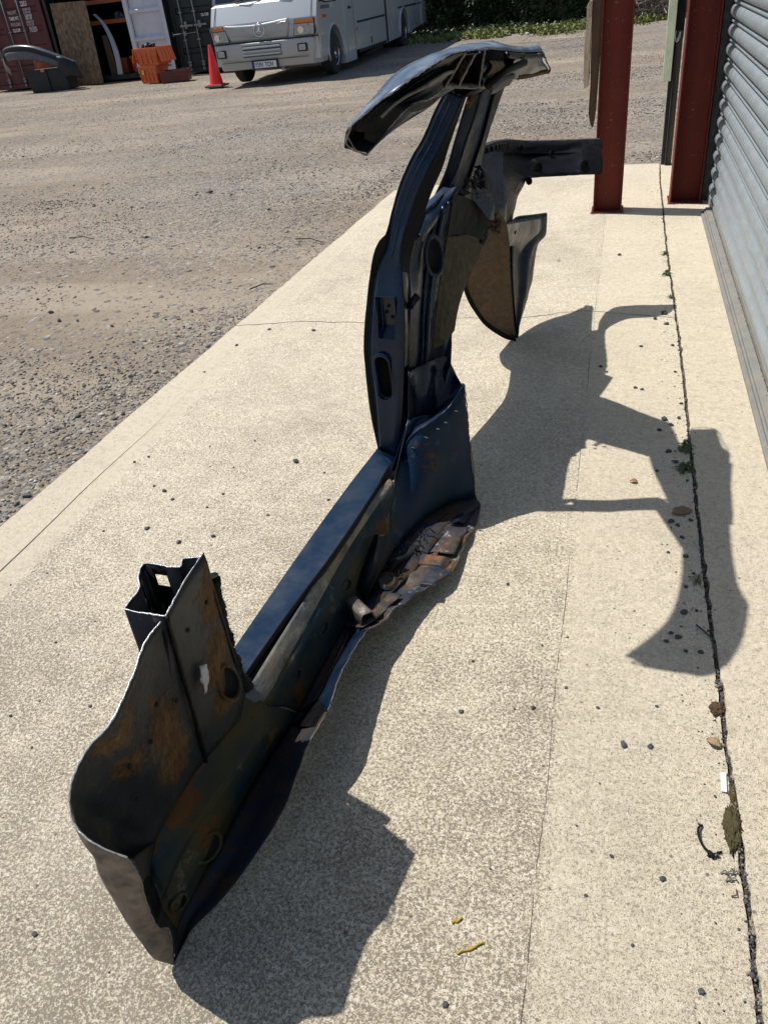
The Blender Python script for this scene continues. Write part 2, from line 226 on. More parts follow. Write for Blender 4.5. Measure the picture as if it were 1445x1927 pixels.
def ramp(nt, src, stops, interp='LINEAR'):
    r = nd(nt, 'ShaderNodeValToRGB'); r.color_ramp.interpolation = interp
    el = r.color_ramp.elements
    while len(el) < len(stops): el.new(.5)
    for x, (p, c) in zip(el, stops):
        x.position = p; x.color = (c, c, c, 1) if isinstance(c, (int, float)) else (*c, 1)
    nt.links.new(src, r.inputs[0]); return r.outputs[0]
def mixc(nt, f, a_, b, typ='MIX'):
    m = nd(nt, 'ShaderNodeMix', data_type='RGBA', blend_type=typ)
    for s, i in ((f, 0), (a_, 6), (b, 7)):
        if isinstance(s, (int, float)): m.inputs[i].default_value = s
        elif isinstance(s, tuple): m.inputs[i].default_value = (*s, 1)
        else: nt.links.new(s, m.inputs[i])
    return m.outputs[2]
def mth(nt, op, a_, b=0.0, c=None):
    m = nd(nt, 'ShaderNodeMath', operation=op)
    for s, i in ((a_, 0), (b, 1)) + (((c, 2),) if c is not None else ()):
        if isinstance(s, (int, float)): m.inputs[i].default_value = s
        else: nt.links.new(s, m.inputs[i])
    return m.outputs[0]
def bump(nt, bsdf, h, strength=.5, dist=.003, prev=None):
    b = nd(nt, 'ShaderNodeBump', Strength=strength, Distance=dist)
    nt.links.new(h, b.inputs['Height'])
    if prev is not None: nt.links.new(prev, b.inputs['Normal'])
    nt.links.new(b.outputs[0], bsdf.inputs['Normal']); return b.outputs[0]
def simple(name, c, rough=.6, metal=0, var=.25, scale=6, bmp=0, bs=60, coat=0, dirt=None, dirt_amt=.5, obj_space=True, spec=.5, rv=1.0):
    m, nt, b = newmat(name); P = pos(nt, obj_space)
    n = nz(nt, P, scale, 4)
    lo = tuple(x*(1-var) for x in c); hi = tuple(min(1, x*(1+var)) for x in c)
    col = mixc(nt, n, lo, hi)
    if dirt:
        k = ramp(nt, nz(nt, P, scale*1.7, 6, .65), [(.5-.22*dirt_amt, 0), (.62, 1)]) if dirt_amt < 1 else 1.0
        col = mixc(nt, mth(nt, 'MULTIPLY', k, dirt_amt), col, dirt)
    nt.links.new(col, b.inputs['Base Color'])
    nt.links.new(ramp(nt, nz(nt, P, scale*3, 4), [(.3, max(0, rough-.1*rv)), (.7, min(1, rough+.12*rv))]), b.inputs['Roughness'])
    b.inputs['Metallic'].default_value = metal; b.inputs['Coat Weight'].default_value = coat; b.inputs['Coat Roughness'].default_value = .08
    b.inputs['Specular IOR Level'].default_value = spec
    if bmp: bump(nt, b, nz(nt, P, bs, 4), bmp, .004)
    return m

def concrete(name, smooth=0.0):
    m, nt, b = newmat(name); P = pos(nt)
    sx = nd(nt, 'ShaderNodeSeparateXYZ'); nt.links.new(P, sx.inputs[0]); X = sx.outputs[0]; Y = sx.outputs[1]
    big = nz(nt, P, 1.3, 4, .6); med = nz(nt, P, 9, 5, .6); fine = nz(nt, P, 420, 3, .7)
    def dn(scale, det, rg, dist):
        n = nd(nt, 'ShaderNodeTexNoise', Scale=scale, Detail=det, Roughness=rg, Distortion=dist); nt.links.new(P, n.inputs['Vector']); return n.outputs['Fac']
    a1 = dn(125, 6, .68, .25); a2 = dn(290, 4, .7, .2)
    v = nd(nt, 'ShaderNodeTexVoronoi', Scale=150.0); nt.links.new(P, v.inputs['Vector'])
    cs = nd(nt, 'ShaderNodeSeparateColor'); nt.links.new(v.outputs['Color'], cs.inputs[0])
    yw = ramp(nt, mth(nt, 'DIVIDE', Y, 6.0), [(.08, 1), (.42, .0)])
    xm = ramp(nt, mth(nt, 'ADD', mth(nt, 'ADD', X, .072), mth(nt, 'MULTIPLY', mth(nt, 'SUBTRACT', med, .5), .07)), [(0.0, 0), (.025, 1)])
    xe = ramp(nt, mth(nt, 'MULTIPLY', mth(nt, 'ADD', X, 1.82), -8.0), [(.3, 0), (.6, 1)])
    sm = mth(nt, 'MAXIMUM', xe, mth(nt, 'MULTIPLY', xm, .62))
    if smooth: sm = mth(nt, 'MAXIMUM', sm, smooth)
    wear = mth(nt, 'ADD', mth(nt, 'MULTIPLY', yw, .040), mth(nt, 'MULTIPLY', mth(nt, 'SUBTRACT', big, .5), .11))
    wear = mth(nt, 'ADD', wear, mth(nt, 'MULTIPLY', mth(nt, 'SUBTRACT', med, .5), .10))
    g = mth(nt, 'ADD', mth(nt, 'ADD', mth(nt, 'MULTIPLY', a1, .55), mth(nt, 'MULTIPLY', a2, .45)), mth(nt, 'SUBTRACT', wear, mth(nt, 'MULTIPLY', sm, .05)))
    gap = ramp(nt, g, [(.530, 0), (.575, .95)])
    fsm = ramp(nt, mth(nt, 'ADD', mth(nt, 'ADD', mth(nt, 'MULTIPLY', a1, .5), mth(nt, 'MULTIPLY', a2, .5)), mth(nt, 'MULTIPLY', wear, .5)), [(.545, 0), (.60, .75)])            # small pits in the trowelled parts
    gap = mixc(nt, sm, gap, fsm)
    agg = ramp(nt, mth(nt, 'ADD', mth(nt, 'MULTIPLY', cs.outputs[1], .55), mth(nt, 'MULTIPLY', fine, .45)), [(.15, (.52, .445, .33)), (.4, (.66, .575, .435)), (.62, (.75, .675, .53)), (.85, (.88, .82, .69))])
    ce = mixc(nt, fine, (.54, .465, .35), (.80, .715, .565))
    base = mixc(nt, mth(nt, 'MULTIPLY', sm, .75), agg, ce)
    dark = mixc(nt, a2, (.17, .145, .115), (.36, .305, .24))
    col = mixc(nt, gap, base, dark)
    col = mixc(nt, mth(nt, 'MULTIPLY', ramp(nt, big, [(.5, 0), (.72, 1)]), .16), col, (.40, .345, .27))
    col = mixc(nt, mth(nt, 'MULTIPLY', ramp(nt, nz(nt, P, 2.1, 5, .65), [(.5, 0), (.72, 1)]), .28), col, (.68, .62, .50))
    # coarser blemishes that still read in the distance, and faint drag streaks across the slab
    c45 = dn(38, 5, .75, .2)
    col = mixc(nt, mth(nt, 'MULTIPLY', ramp(nt, c45, [(.50, 0), (.62, 1)]), .30), col, (.33, .285, .22))
    col = mixc(nt, mth(nt, 'MULTIPLY', ramp(nt, nz(nt, P, 7, 6, .7, stretch=(.5, 2.2, 1)), [(.54, 0), (.66, 1)]), .18), col, (.30, .26, .205))
    v3 = nd(nt, 'ShaderNodeTexVoronoi', Scale=26.0); nt.links.new(P, v3.inputs['Vector'])
    c3 = nd(nt, 'ShaderNodeSeparateColor'); nt.links.new(v3.outputs['Color'], c3.inputs[0])
    sp = mth(nt, 'MULTIPLY', mth(nt, 'LESS_THAN', mth(nt, 'ADD', v3.outputs['Distance'], mth(nt, 'MULTIPLY', a2, .2)), .2), mth(nt, 'GREATER_THAN', c3.outputs[0], .68))
    col = mixc(nt, mth(nt, 'MULTIPLY', sp, .7), col, (.10, .085, .07))
    nt.links.new(col, b.inputs['Base Color']); b.inputs['Roughness'].default_value = .9; b.inputs['Specular IOR Level'].default_value = .2
    gs = nd(nt, 'ShaderNodeSeparateColor'); nt.links.new(gap, gs.inputs[0])
    h = mth(nt, 'ADD', mth(nt, 'MULTIPLY', mth(nt, 'SUBTRACT', 1.0, gs.outputs[0]), .55), mth(nt, 'MULTIPLY', a2, 1.5))
    h = mth(nt, 'ADD', h, mth(nt, 'MULTIPLY', fine, .8))
    bump(nt, b, h, .9, .0034)
    return m
def gravelmat():
    m, nt, b = newmat('gravel_ground'); P = pos(nt)
    P2 = nd(nt, 'ShaderNodeMapping'); P2.inputs['Scale'].default_value = (1, .8, 1); P2.inputs['Rotation'].default_value = (0, 0, .12); nt.links.new(P, P2.inputs[0])
    streak = nz(nt, P, .55, 4, .6, stretch=(.35, 1.6, 1))
    big = nz(nt, P, .33, 4, .6)
    v = nd(nt, 'ShaderNodeTexVoronoi', Scale=58.0); nt.links.new(P, v.inputs['Vector'])
    vb = nd(nt, 'ShaderNodeTexVoronoi', Scale=27.0); nt.links.new(P, vb.inputs['Vector'])
    cs = nd(nt, 'ShaderNodeSeparateColor'); nt.links.new(v.outputs['Color'], cs.inputs[0])
    cb = nd(nt, 'ShaderNodeSeparateColor'); nt.links.new(vb.outputs['Color'], cb.inputs[0])
    dirt = mixc(nt, nz(nt, P, 5, 6, .7), (.190, .150, .110), (.325, .266, .200))
    dirt = mixc(nt, ramp(nt, streak, [(.42, 0), (.58, .9)]), dirt, (.36, .30, .232))
    stone = ramp(nt, cs.outputs[0], [(0, (.09, .083, .078)), (.4, (.20, .185, .17)), (.8, (.31, .29, .265)), (1, (.46, .42, .37))])
    stoneb = ramp(nt, cb.outputs[0], [(0, (.10, .09, .085)), (.5, (.22, .20, .185)), (1, (.40, .375, .34))])
    st = mth(nt, 'MULTIPLY', ramp(nt, mth(nt, 'ADD', mth(nt, 'MULTIPLY', cs.outputs[1], .5), mth(nt, 'MULTIPLY', ramp(nt, big, [(.3, 0), (.7, 1)]), .6)), [(.51, 0), (.63, 1)]), .85)
    stb = mth(nt, 'GREATER_THAN', cb.outputs[1], .93)
    col = mixc(nt, st, dirt, stone); col = mixc(nt, stb, col, stoneb)
    nt.links.new(col, b.inputs['Base Color']); b.inputs['Roughness'].default_value = .95; b.inputs['Specular IOR Level'].default_value = .2
    h = mth(nt, 'ADD', mth(nt, 'MULTIPLY', mth(nt, 'MULTIPLY', mth(nt, 'SUBTRACT', 1.0, v.outputs['Distance']), st), 1.2), nz(nt, P, 30, 6, .75))
    h = mth(nt, 'ADD', h, mth(nt, 'MULTIPLY', mth(nt, 'SUBTRACT', 1.0, vb.outputs['Distance']), mth(nt, 'MULTIPLY', stb, 1.5)))
    n1 = bump(nt, b, h, 1.0, .012)
    bump(nt, b, nz(nt, P, 2.2, 5, .65, stretch=(.6, 1.3, 1)), .9, .06, n1)
    return m
def carpaint(name, base, dust=(.2, .18, .15), dustamt=.25, rough=.22, scratch=.3, coat=.6, spec=.35):
    m, nt, b = newmat(name); P = pos(nt, True)
    n = nz(nt, P, 9, 5, .65)
    col = mixc(nt, mth(nt, 'MULTIPLY', ramp(nt, n, [(.42, 0), (.75, 1)]), dustamt), base, dust)
    sc = ramp(nt, nz(nt, P, 40, 6, .8, stretch=(1, .15, .35)), [(.66, 0), (.7, 1)])
    col = mixc(nt, mth(nt, 'MULTIPLY', sc, scratch), col, (.25, .25, .26))
    nt.links.new(col, b.inputs['Base Color'])
    nt.links.new(ramp(nt, n, [(.35, rough), (.75, min(1, rough+.4))]), b.inputs['Roughness'])
    b.inputs['Coat Weight'].default_value = coat; b.inputs['Coat Roughness'].default_value = .1; b.inputs['Specular IOR Level'].default_value = spec
    bump(nt, b, nz(nt, P, 5, 3), .12, .01)
    return m
def grime(name, c1, c2, c3, c4, sc=7, rough=.55, thr=(.5, .56, .62), bmp=.4, st=None, blobs=()):
    """salvaged metal: base paint c1, fades into c2, blotches of c3 (rust or mud) and c4 (pale residue)"""
    m, nt, b = newmat(name); P = pos(nt, True)
    n1 = nz(nt, P, sc, 5, .6, stretch=st); n2 = nz(nt, P, sc*1.9, 7, .7, stretch=st); n3 = nz(nt, P, sc*1.1, 6, .7, out='Color')
    s3 = nd(nt, 'ShaderNodeSeparateColor'); nt.links.new(n3, s3.inputs[0])
    col = mixc(nt, ramp(nt, n1, [(.38, 0), (.6, 1)]), c1, c2)
    k3 = ramp(nt, s3.outputs[0], [(thr[0], 0), (thr[0]+.05, 1)])
    fine = nz(nt, P, sc*12, 5, .7)
    col = mixc(nt, k3, col, mixc(nt, fine, tuple(x*.45 for x in c3), tuple(x*1.5 for x in c3)))
    if blobs:      # rust and mud stains that have a place and shape of their own
        msk = None
        for (bx_, by_, bz_, br_, sq) in blobs:
            vm = nd(nt, 'ShaderNodeVectorMath', operation='SUBTRACT'); nt.links.new(P, vm.inputs[0]); vm.inputs[1].default_value = (bx_, by_, bz_)
            v2_ = nd(nt, 'ShaderNodeVectorMath', operation='MULTIPLY'); nt.links.new(vm.outputs[0], v2_.inputs[0]); v2_.inputs[1].default_value = (1, 1, sq)
            ln = nd(nt, 'ShaderNodeVectorMath', operation='LENGTH'); nt.links.new(v2_.outputs[0], ln.inputs[0])
            one = mth(nt, 'SUBTRACT', 1.0, mth(nt, 'DIVIDE', ln.outputs['Value'], br_)); msk = one if msk is None else mth(nt, 'MAXIMUM', msk, one)
        bn = mth(nt, 'ADD', msk, mth(nt, 'ADD', mth(nt, 'MULTIPLY', mth(nt, 'SUBTRACT', n2, .5), 2.2), mth(nt, 'MULTIPLY', mth(nt, 'SUBTRACT', fine, .5), 1.3)))
        kb = ramp(nt, bn, [(.0, 0), (.42, 1)])
        fib = nz(nt, P, 90, 5, .75, stretch=(1, 1, .35))
        rc_ = ramp(nt, mth(nt, 'ADD', mth(nt, 'MULTIPLY', fib, .6), mth(nt, 'MULTIPLY', n1, .5)), [(.38, (.012, .008, .005)), (.5, (.055, .030, .013)), (.6, (.11, .062, .025)), (.75, (.19, .12, .055))])
        col = mixc(nt, kb, col, rc_); k3 = mth(nt, 'MAXIMUM', k3, kb)
    k4 = ramp(nt, mth(nt, 'ADD', mth(nt, 'MULTIPLY', s3.outputs[1], .8), mth(nt, 'MULTIPLY', fine, .25)), [(thr[1], 0), (thr[1]+.1, .8)])
    col = mixc(nt, k4, col, c4)
    k5 = ramp(nt, n2, [(thr[2], 0), (thr[2]+.06, .85)])
    col = mixc(nt, k5, col, (.012, .010, .008))
    nt.links.new(col, b.inputs['Base Color'])
    nt.links.new(mth(nt, 'ADD', mth(nt, 'MULTIPLY', k3, .3), mth(nt, 'ADD', rough, mth(nt, 'MULTIPLY', mth(nt, 'SUBTRACT', fine, .5), .5))), b.inputs['Roughness'])
    h = mth(nt, 'ADD', mth(nt, 'MULTIPLY', k3, .6), mth(nt, 'ADD', mth(nt, 'MULTIPLY', fine, .7), n2))
    bump(nt, b, h, bmp, .004)
    b.inputs['Specular IOR Level'].default_value = .18
    return m

M = {}
BU_, BS_ = -.05, 1.7
BLOBS = [(-.05, 1.04, .60, .055, .55), (-.06, 1.02, .44, .06, .6), (-.07, 1.03, .33, .05, .8), (-.045, .72, .57, .05, .8), (-.06, .74, .47, .045, .7), (-.07, .84, .42, .06, .55), (-.075, .86, .30, .05, .7)]
M['concrete'] = concrete('concrete'); M['concrete_strip'] = concrete('concrete_strip', .75)
M['gravel'] = gravelmat()
M['navy'] = carpaint('navy_paint', (.0025, .011, .030), dustamt=.03, rough=.13, coat=.0, spec=.36)
M['navy_step'] = carpaint('navy_step_paint', (.006, .019, .044), dust=(.10, .11, .13), dustamt=.12, rough=.24, scratch=.1, coat=.0, spec=.33)
M['navy_flat'] = simple('navy_inner', (.0025, .011, .028), .36, var=.5, scale=14, dirt=(.03, .025, .02), dirt_amt=.3, bmp=.15, bs=20, spec=.16)
M['bleached'] = carpaint('bleached_roof_paint', (.022, .04, .08), dust=(.30, .37, .45), dustamt=.7, rough=.3, scratch=.5, coat=.3)
M['inner'] = grime('inner_panel', (.007, .014, .030), (.022, .022, .018), (.07, .04, .018), (.12, .11, .085), sc=6)
M['sill_in'] = grime('inner_sill', (.008, .028, .044), (.052, .046, .020), (.10, .046, .018), (.17, .16, .12), sc=7, thr=(.56, .60, .62), st=(1, .4, 1))
M['scoop'] = grime('inner_kick_panel', (.020, .023, .028), (.044, .046, .045), (.09, .05, .018), (.14, .135, .12), sc=5.5, thr=(.60, .68, .68), rough=.38, blobs=[(x-BU_, y-BS_, z, r, q) for x, y, z, r, q in BLOBS])
M['wheelhouse'] = grime('wheel_house_paint', (.005, .018, .050), (.012, .032, .045), (.07, .042, .02), (.17, .16, .13), sc=6, thr=(.61, .60, .60), st=(1, 1, .5), rough=.4)
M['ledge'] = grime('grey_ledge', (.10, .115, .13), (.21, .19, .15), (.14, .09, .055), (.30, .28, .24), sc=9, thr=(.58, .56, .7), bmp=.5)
M['flange'] = grime('floor_flange', (.016, .024, .042), (.04, .035, .03), (.055, .034, .022), (.14, .12, .10), sc=10, thr=(.52, .62, .66))
M['floor'] = grime('floor_metal', (.022, .032, .055), (.085, .068, .055), (.19, .085, .04), (.50, .48, .46), sc=12, thr=(.56, .60, .62), rough=.36)
M['black'] = simple('black_paint', (.003, .0035, .005), .4, var=.4, scale=20, dirt=(.02, .018, .014), dirt_amt=.3, spec=.15)
M['rubber'] = simple('black_rubber', (.007, .007, .008), .7, var=.3, scale=30, spec=.2)
M['hole'] = simple('cavity_shade', (.003, .003, .003), .95, var=.1)  # near-black colour paints in the shade inside holes and hollows
M['armskin'] = grime('scuffed_black_panel', (.003, .004, .006), (.006, .007, .010), (.040, .031, .022), (.10, .085, .065), sc=8, thr=(.58, .76, .78), rough=.42, bmp=.25)
M['brightcut'] = simple('bare_cut_steel', (.62, .63, .64), .35, metal=.6, var=.3, scale=90, bmp=.5, bs=300)
M['dullcut'] = simple('tarnished_cut_steel', (.20, .19, .18), .5, metal=.5, var=.5, scale=60, bmp=.5, bs=200, dirt=(.14, .06, .03), dirt_amt=.5)
M['rust'] = simple('rusty_patch', (.15, .078, .026), .95, var=.8, scale=55, bmp=1, bs=160, dirt=(.03, .018, .010), dirt_amt=.9)
M['felt'] = simple('brown_felt_liner', (.135, .090, .052), .97, var=.35, scale=25, bmp=1, bs=260, dirt=(.05, .035, .024), dirt_amt=.5)
M['felt2'] = simple('mossy_sound_pad', (.085, .066, .028), .95, var=.6, scale=18, bmp=1, bs=120, dirt=(.022, .02, .012), dirt_amt=.85)
M['mudgrey'] = simple('dusty_outer_skin', (.25, .195, .145), .8, var=.3, scale=12, dirt=(.035, .032, .03), dirt_amt=.7, bmp=.6, bs=60)
M['foam'] = simple('black_foam', (.006, .006, .006), 1.0, var=.4, scale=60, bmp=1, bs=200)
M['silverclip'] = simple('silver_clip', (.42, .44, .47), .45, metal=.3, var=.4, scale=60)
M['redox'] = simple('red_oxide_steel', (.135, .018, .011), .65, var=.22, scale=3, dirt=(.07, .016, .012), dirt_amt=.5, bmp=.2, bs=50, spec=.2)
def redsteel():
    m, nt, b = newmat('red_oxide_steel'); P = pos(nt, True)
    n = nz(nt, P, 3, 5, .6); f = nz(nt, P, 28, 6, .72); st = nz(nt, P, 9, 5, .65, stretch=(1, 1, .12))
    col = mixc(nt, n, (.125, .016, .010), (.165, .026, .016))
    col = mixc(nt, mth(nt, 'MULTIPLY', ramp(nt, st, [(.48, 0), (.66, 1)]), .5), col, (.06, .018, .014))
    col = mixc(nt, mth(nt, 'MULTIPLY', ramp(nt, f, [(.63, 0), (.66, 1)]), .8), col, (.20, .10, .06))
    col = mixc(nt, mth(nt, 'MULTIPLY', ramp(nt, nz(nt, P, 60, 5, .7), [(.66, 0), (.69, 1)]), .7), col, (.36, .33, .30))
    nt.links.new(col, b.inputs['Base Color']); b.inputs['Roughness'].default_value = .62; b.inputs['Specular IOR Level'].default_value = .25
    bump(nt, b, mth(nt, 'ADD', f, st), .25, .004); return m
M['redox'] = redsteel()
M['galv'] = simple('galvanised_slat', (.30, .345, .37), .42, metal=.15, var=.08, scale=5, dirt=(.25, .265, .265), dirt_amt=.4)
M['galvdark'] = simple('dirty_guide_rail', (.10, .115, .125), .6, metal=.2, var=.3, scale=10, dirt=(.04, .035, .03), dirt_amt=.6)
M['railgrey'] = simple('bottom_rail_grey', (.20, .205, .20), .7, var=.25, scale=9, dirt=(.30, .26, .2), dirt_amt=.5)
M['sage'] = simple('sage_cladding', (.40, .46, .33), .5, var=.08, scale=4, dirt=(.2, .21, .17), dirt_amt=.3)
M['darkpost'] = simple('dark_post', (.012, .014, .02), .5, var=.3)
M['greytimber'] = simple('grey_timber', (.10, .085, .068), .85, var=.3, scale=12, bmp=.4)
def woodmat(name, c1, c2):
    m, nt, b = newmat(name); P = pos(nt, True)
    g = nz(nt, P, 30, 5, .65, stretch=(1, 1, .06)); n = nz(nt, P, 5, 5, .7)
    col = mixc(nt, ramp(nt, g, [(.35, 0), (.65, 1)]), c1, c2)
    col = mixc(nt, ramp(nt, n, [(.5, 0), (.6, .8)]), col, (.05, .042, .036))
    nt.links.new(col, b.inputs['Base Color']); b.inputs['Roughness'].default_value = .85; bump(nt, b, g, .7, .006); return m
M['palewood'] = woodmat('weathered_pale_timber', (.42, .31, .20), (.62, .52, .40)); M['brownwood'] = woodmat('brown_timber', (.055, .032, .016), (.11, .066, .033))
def osbmat():
    m, nt, b = newmat('chipboard'); P = pos(nt, True)
    v = nd(nt, 'ShaderNodeTexVoronoi', Scale=26.0, Randomness=1.0); mp = nd(nt, 'ShaderNodeMapping'); mp.inputs['Scale'].default_value = (1, 1, .45); nt.links.new(P, mp.inputs[0]); nt.links.new(mp.outputs[0], v.inputs['Vector'])
    cs = nd(nt, 'ShaderNodeSeparateColor'); nt.links.new(v.outputs['Color'], cs.inputs[0])
    col = ramp(nt, cs.outputs[0], [(0, (.11, .068, .035)), (.5, (.22, .145, .085)), (1, (.33, .235, .15))])
    col = mixc(nt, mth(nt, 'MULTIPLY', nz(nt, P, 45, 4), .5), col, (.12, .08, .05))
    nt.links.new(col, b.inputs['Base Color']); b.inputs['Roughness'].default_value = .85; bump(nt, b, v.outputs['Distance'], .4, .004); return m
M['osb'] = osbmat()
M['maroon'] = simple('maroon_container_paint', (.13, .020, .022), .55, var=.3, scale=2.5, dirt=(.04, .018, .016), dirt_amt=.6)
M['dkgreen'] = simple('dark_green_container_paint', (.008, .016, .016), .5, var=.35, scale=2.5, dirt=(.02, .02, .018), dirt_amt=.4)
M['whitedoor'] = simple('white_door_paint', (.60, .62, .68), .5, var=.06, scale=3, dirt=(.45, .44, .46), dirt_amt=.4)
M['galvbar'] = simple('galvanised_bar', (.24, .24, .25), .5, metal=.3, var=.3, scale=10)
M['paint_white'] = simple('white_marking', (.85, .83, .82), .6, var=.15, scale=30)
M['faded_white'] = simple('faded_marking', (.55, .48, .48), .6, var=.3, scale=30)
M['orange'] = simple('orange_plastic', (.62, .115, .022), .45, var=.15, scale=8, dirt=(.3, .07, .03), dirt_amt=.4)
M['orangedark'] = simple('orange_racking', (.36, .085, .02), .5, var=.3, scale=6)
M['maroonplastic'] = simple('maroon_plastic', (.10, .016, .016), .45, var=.2)
M['blackplastic'] = simple('black_plastic', (.010, .010, .011), .5, var=.3, scale=6, dirt=(.03, .028, .026), dirt_amt=.3)
M['bumper'] = simple('faded_black_bumper', (.06, .072, .09), .3, var=.3, scale=8, dirt=(.14, .155, .175), dirt_amt=.5)
M['bumperdk'] = simple('bumper_dark_strip', (.007, .008, .014), .5, var=.3)
M['conered'] = simple('cone_red', (.78, .025, .022), .42, var=.1, scale=9, dirt=(.62, .04, .035), dirt_amt=.4)
M['conebase'] = simple('cone_base', (.09, .085, .07), .8, var=.3)
M['silver'] = simple('silver_bus_paint', (.46, .485, .51), .3, metal=.15, var=.02, scale=1, coat=.6, rv=0)
M['busgrey'] = simple('bus_lower_grey', (.40, .405, .40), .38, metal=.15, var=.06, scale=1.5, coat=.3)
M['glass'] = simple('dark_glass', (.008, .010, .010), .06, var=.1, coat=1)
M['lamp'] = simple('lamp_glass', (.33, .35, .37), .12, metal=.3, var=.5, scale=25, coat=1)
M['amber'] = simple('amber_lens', (.60, .15, .012), .2, var=.2, scale=20, coat=.8)
M['chrome'] = simple('chrome', (.70, .71, .73), .12, metal=1, var=.1)
M['seam'] = simple('panel_seam', (.012, .013, .016), .6)
M['navystripe'] = simple('navy_stripe', (.015, .022, .05), .4)
M['plate'] = simple('number_plate_white', (.68, .69, .70), .4, var=.05)
M['platetext'] = simple('number_plate_text', (.01, .012, .02), .5)
M['plateblue'] = simple('number_plate_blue', (.02, .04, .25), .4)
M['tyre'] = simple('tyre_rubber', (.018, .018, .018), .85, var=.3, scale=12, dirt=(.05, .045, .038), dirt_amt=.5)
M['steel'] = simple('scuffed_steel_trim', (.34, .36, .39), .4, metal=.3, var=.2, scale=10)
M['stone'] = simple('dark_chipping', (.060, .062, .068), .75, var=.35, scale=90, bmp=.5, bs=150, obj_space=False)
M['rock'] = simple('tan_rock', (.33, .235, .14), .9, var=.35, scale=60, bmp=1, bs=160)
M['darkrock'] = simple('slate_rock', (.10, .10, .105), .8, var=.4, scale=20, bmp=.6, bs=60, obj_space=False)
M['moss'] = simple('moss', (.055, .055, .018), 1, var=.5, scale=70, bmp=1, bs=200, obj_space=False, dirt=(.09, .055, .03), dirt_amt=.7)
M['brownmoss'] = simple('dead_moss', (.085, .048, .025), 1, var=.5, scale=90, bmp=1, bs=220)
M['soil'] = simple('joint_soil', (.060, .047, .036), 1, var=.6, scale=40, bmp=1, bs=150, obj_space=False)
M['weed'] = simple('weed_green', (.055, .085, .025), .7, var=.5, scale=40)
M['grass'] = simple('grass_green', (.19, .215, .065), .8, var=.5, scale=3, obj_space=False)
M['leaf'] = simple('hedge_leaf', (.038, .062, .018), .45, var=.6, scale=2.5, obj_space=False)
M['twig'] = simple('dead_branch', (.34, .28, .22), .9, var=.45, scale=6, obj_space=False)
M['deadleaf'] = simple('dead_leaf', (.30, .13, .055), .8, var=.4, scale=80)
M['yellowtwig'] = simple('yellow_catkin', (.55, .40, .06), .8, var=.3, scale=200, bmp=1, bs=500)
M['whitestrip'] = simple('white_plastic', (.80, .80, .80), .4, var=.05)

# ---------------- ground ----------------
bm = NB()
n = 150
def gz(x, y):
    if x > -2.6 and y < 8.4: return -.012
    k = min(1, max(0, max(-(x+2.4), (y-8.2))/1.5))
    return -.012 + k*(noise.noise(Vector((x*.35, y*.5, 0)))*.05 + noise.noise(Vector((x*1.3, y*2.2, 3)))*.018 - .01)
# graded grid out to the horizon
xs = sorted(set([-400, -200, -100, -60, -40] + list(np.linspace(-30, 4, 140)) + [6, 10, 20, 60, 200, 400]))
ys = sorted(set([-300, -60, -10, -3] + list(np.linspace(0, 32, 160)) + [36, 45, 60, 120, 400]))
G = [[bm.verts.new((x, y, gz(x, y) if -30 <= x <= 4 and 0 <= y <= 32 else -.02)) for x in xs] for y in ys]
for i in range(len(ys)-1):
    for j in range(len(xs)-1): bm.faces.new([G[i][j], G[i][j+1], G[i+1][j+1], G[i+1][j]])
tag(obj('ground', bm, M['gravel'], smooth=True), kind='structure')

edge = [(x, y) for x, y, _ in PT['edge']]
# slab outline: far end, ragged outer edge, near part behind the camera
xj = .318
ragged = []
def ex(y): return -1.93-(7.25-y)*.0438
for y in np.arange(7.2, 1.96, -.04): ragged.append((ex(y)+noise.noise(Vector((y*3, 2.2, 0)))*.010+noise.noise(Vector((y*16, 5, 0)))*.006, y))
ragged.append((-2.16, 1.95)); ragged += [(-2.17, 1.2), (-2.18, .2), (-2.2, -2.5)]
def jx(y): return xj + noise.noise(Vector((y*7, 4, 1)))*.004 + noise.noise(Vector((y*60, 4, 1)))*.003 + .004*math.sin(y*2.1) + .05*max(0, (y-7.0)) * .6 + noise.noise(Vector((y*30, 1, 7)))*.0025
joint = [(jx(y), y) for y in np.arange(-2.5, 7.8, .02)]
bm = NB()
poly = joint + [edge[1]] + [((edge[1][0]*(1-f)+edge[2][0]*f), (edge[1][1]*(1-f)+edge[2][1]*f)+noise.noise(Vector((f*20, 0, 0)))*.02) for f in np.linspace(.05, .98, 30)] + ragged
prism(bm, poly, 'z', -.12, 0)
bmesh.ops.triangulate(bm, faces=[f for f in bm.faces if len(f.verts) > 4])
tag(obj('concrete_slab', bm, M['concrete']), kind='structure')
bm = NB()
poly = [(jx(y)+.012+noise.noise(Vector((y*22, 9, 7)))*.006+noise.noise(Vector((y*5, 2, 7)))*.004, y) for y in np.arange(-2.5, 7.75, .02)] + [(1.2, 7.75), (1.2, -2.5)]
prism(bm, poly, 'z', -.12, .004)
bmesh.ops.triangulate(bm, faces=[f for f in bm.faces if len(f.verts) > 4])
tag(obj('concrete_apron', bm, M['concrete_strip']), kind='structure')
# crumbly soil in the joint
bm = NB()
prev = None
for y in np.arange(-1, 7.7, .02):
    x = jx(y)+.005; z = -.012 + noise.noise(Vector((y*20, 0, 0)))*.006
    ring = [bm.verts.new((x+dx, y, z+(0 if abs(dx) > .005 else .004*random.random()))) for dx in (-.012, -.004, .004, .016)]
    if prev:
        for k in range(3): bm.faces.new([prev[k], prev[k+1], ring[k+1], ring[k]])
    prev = ring
tag(obj('joint_soil', bm, M['soil']), kind='stuff', label='dark crumbly soil filling the joint between slab and apron')
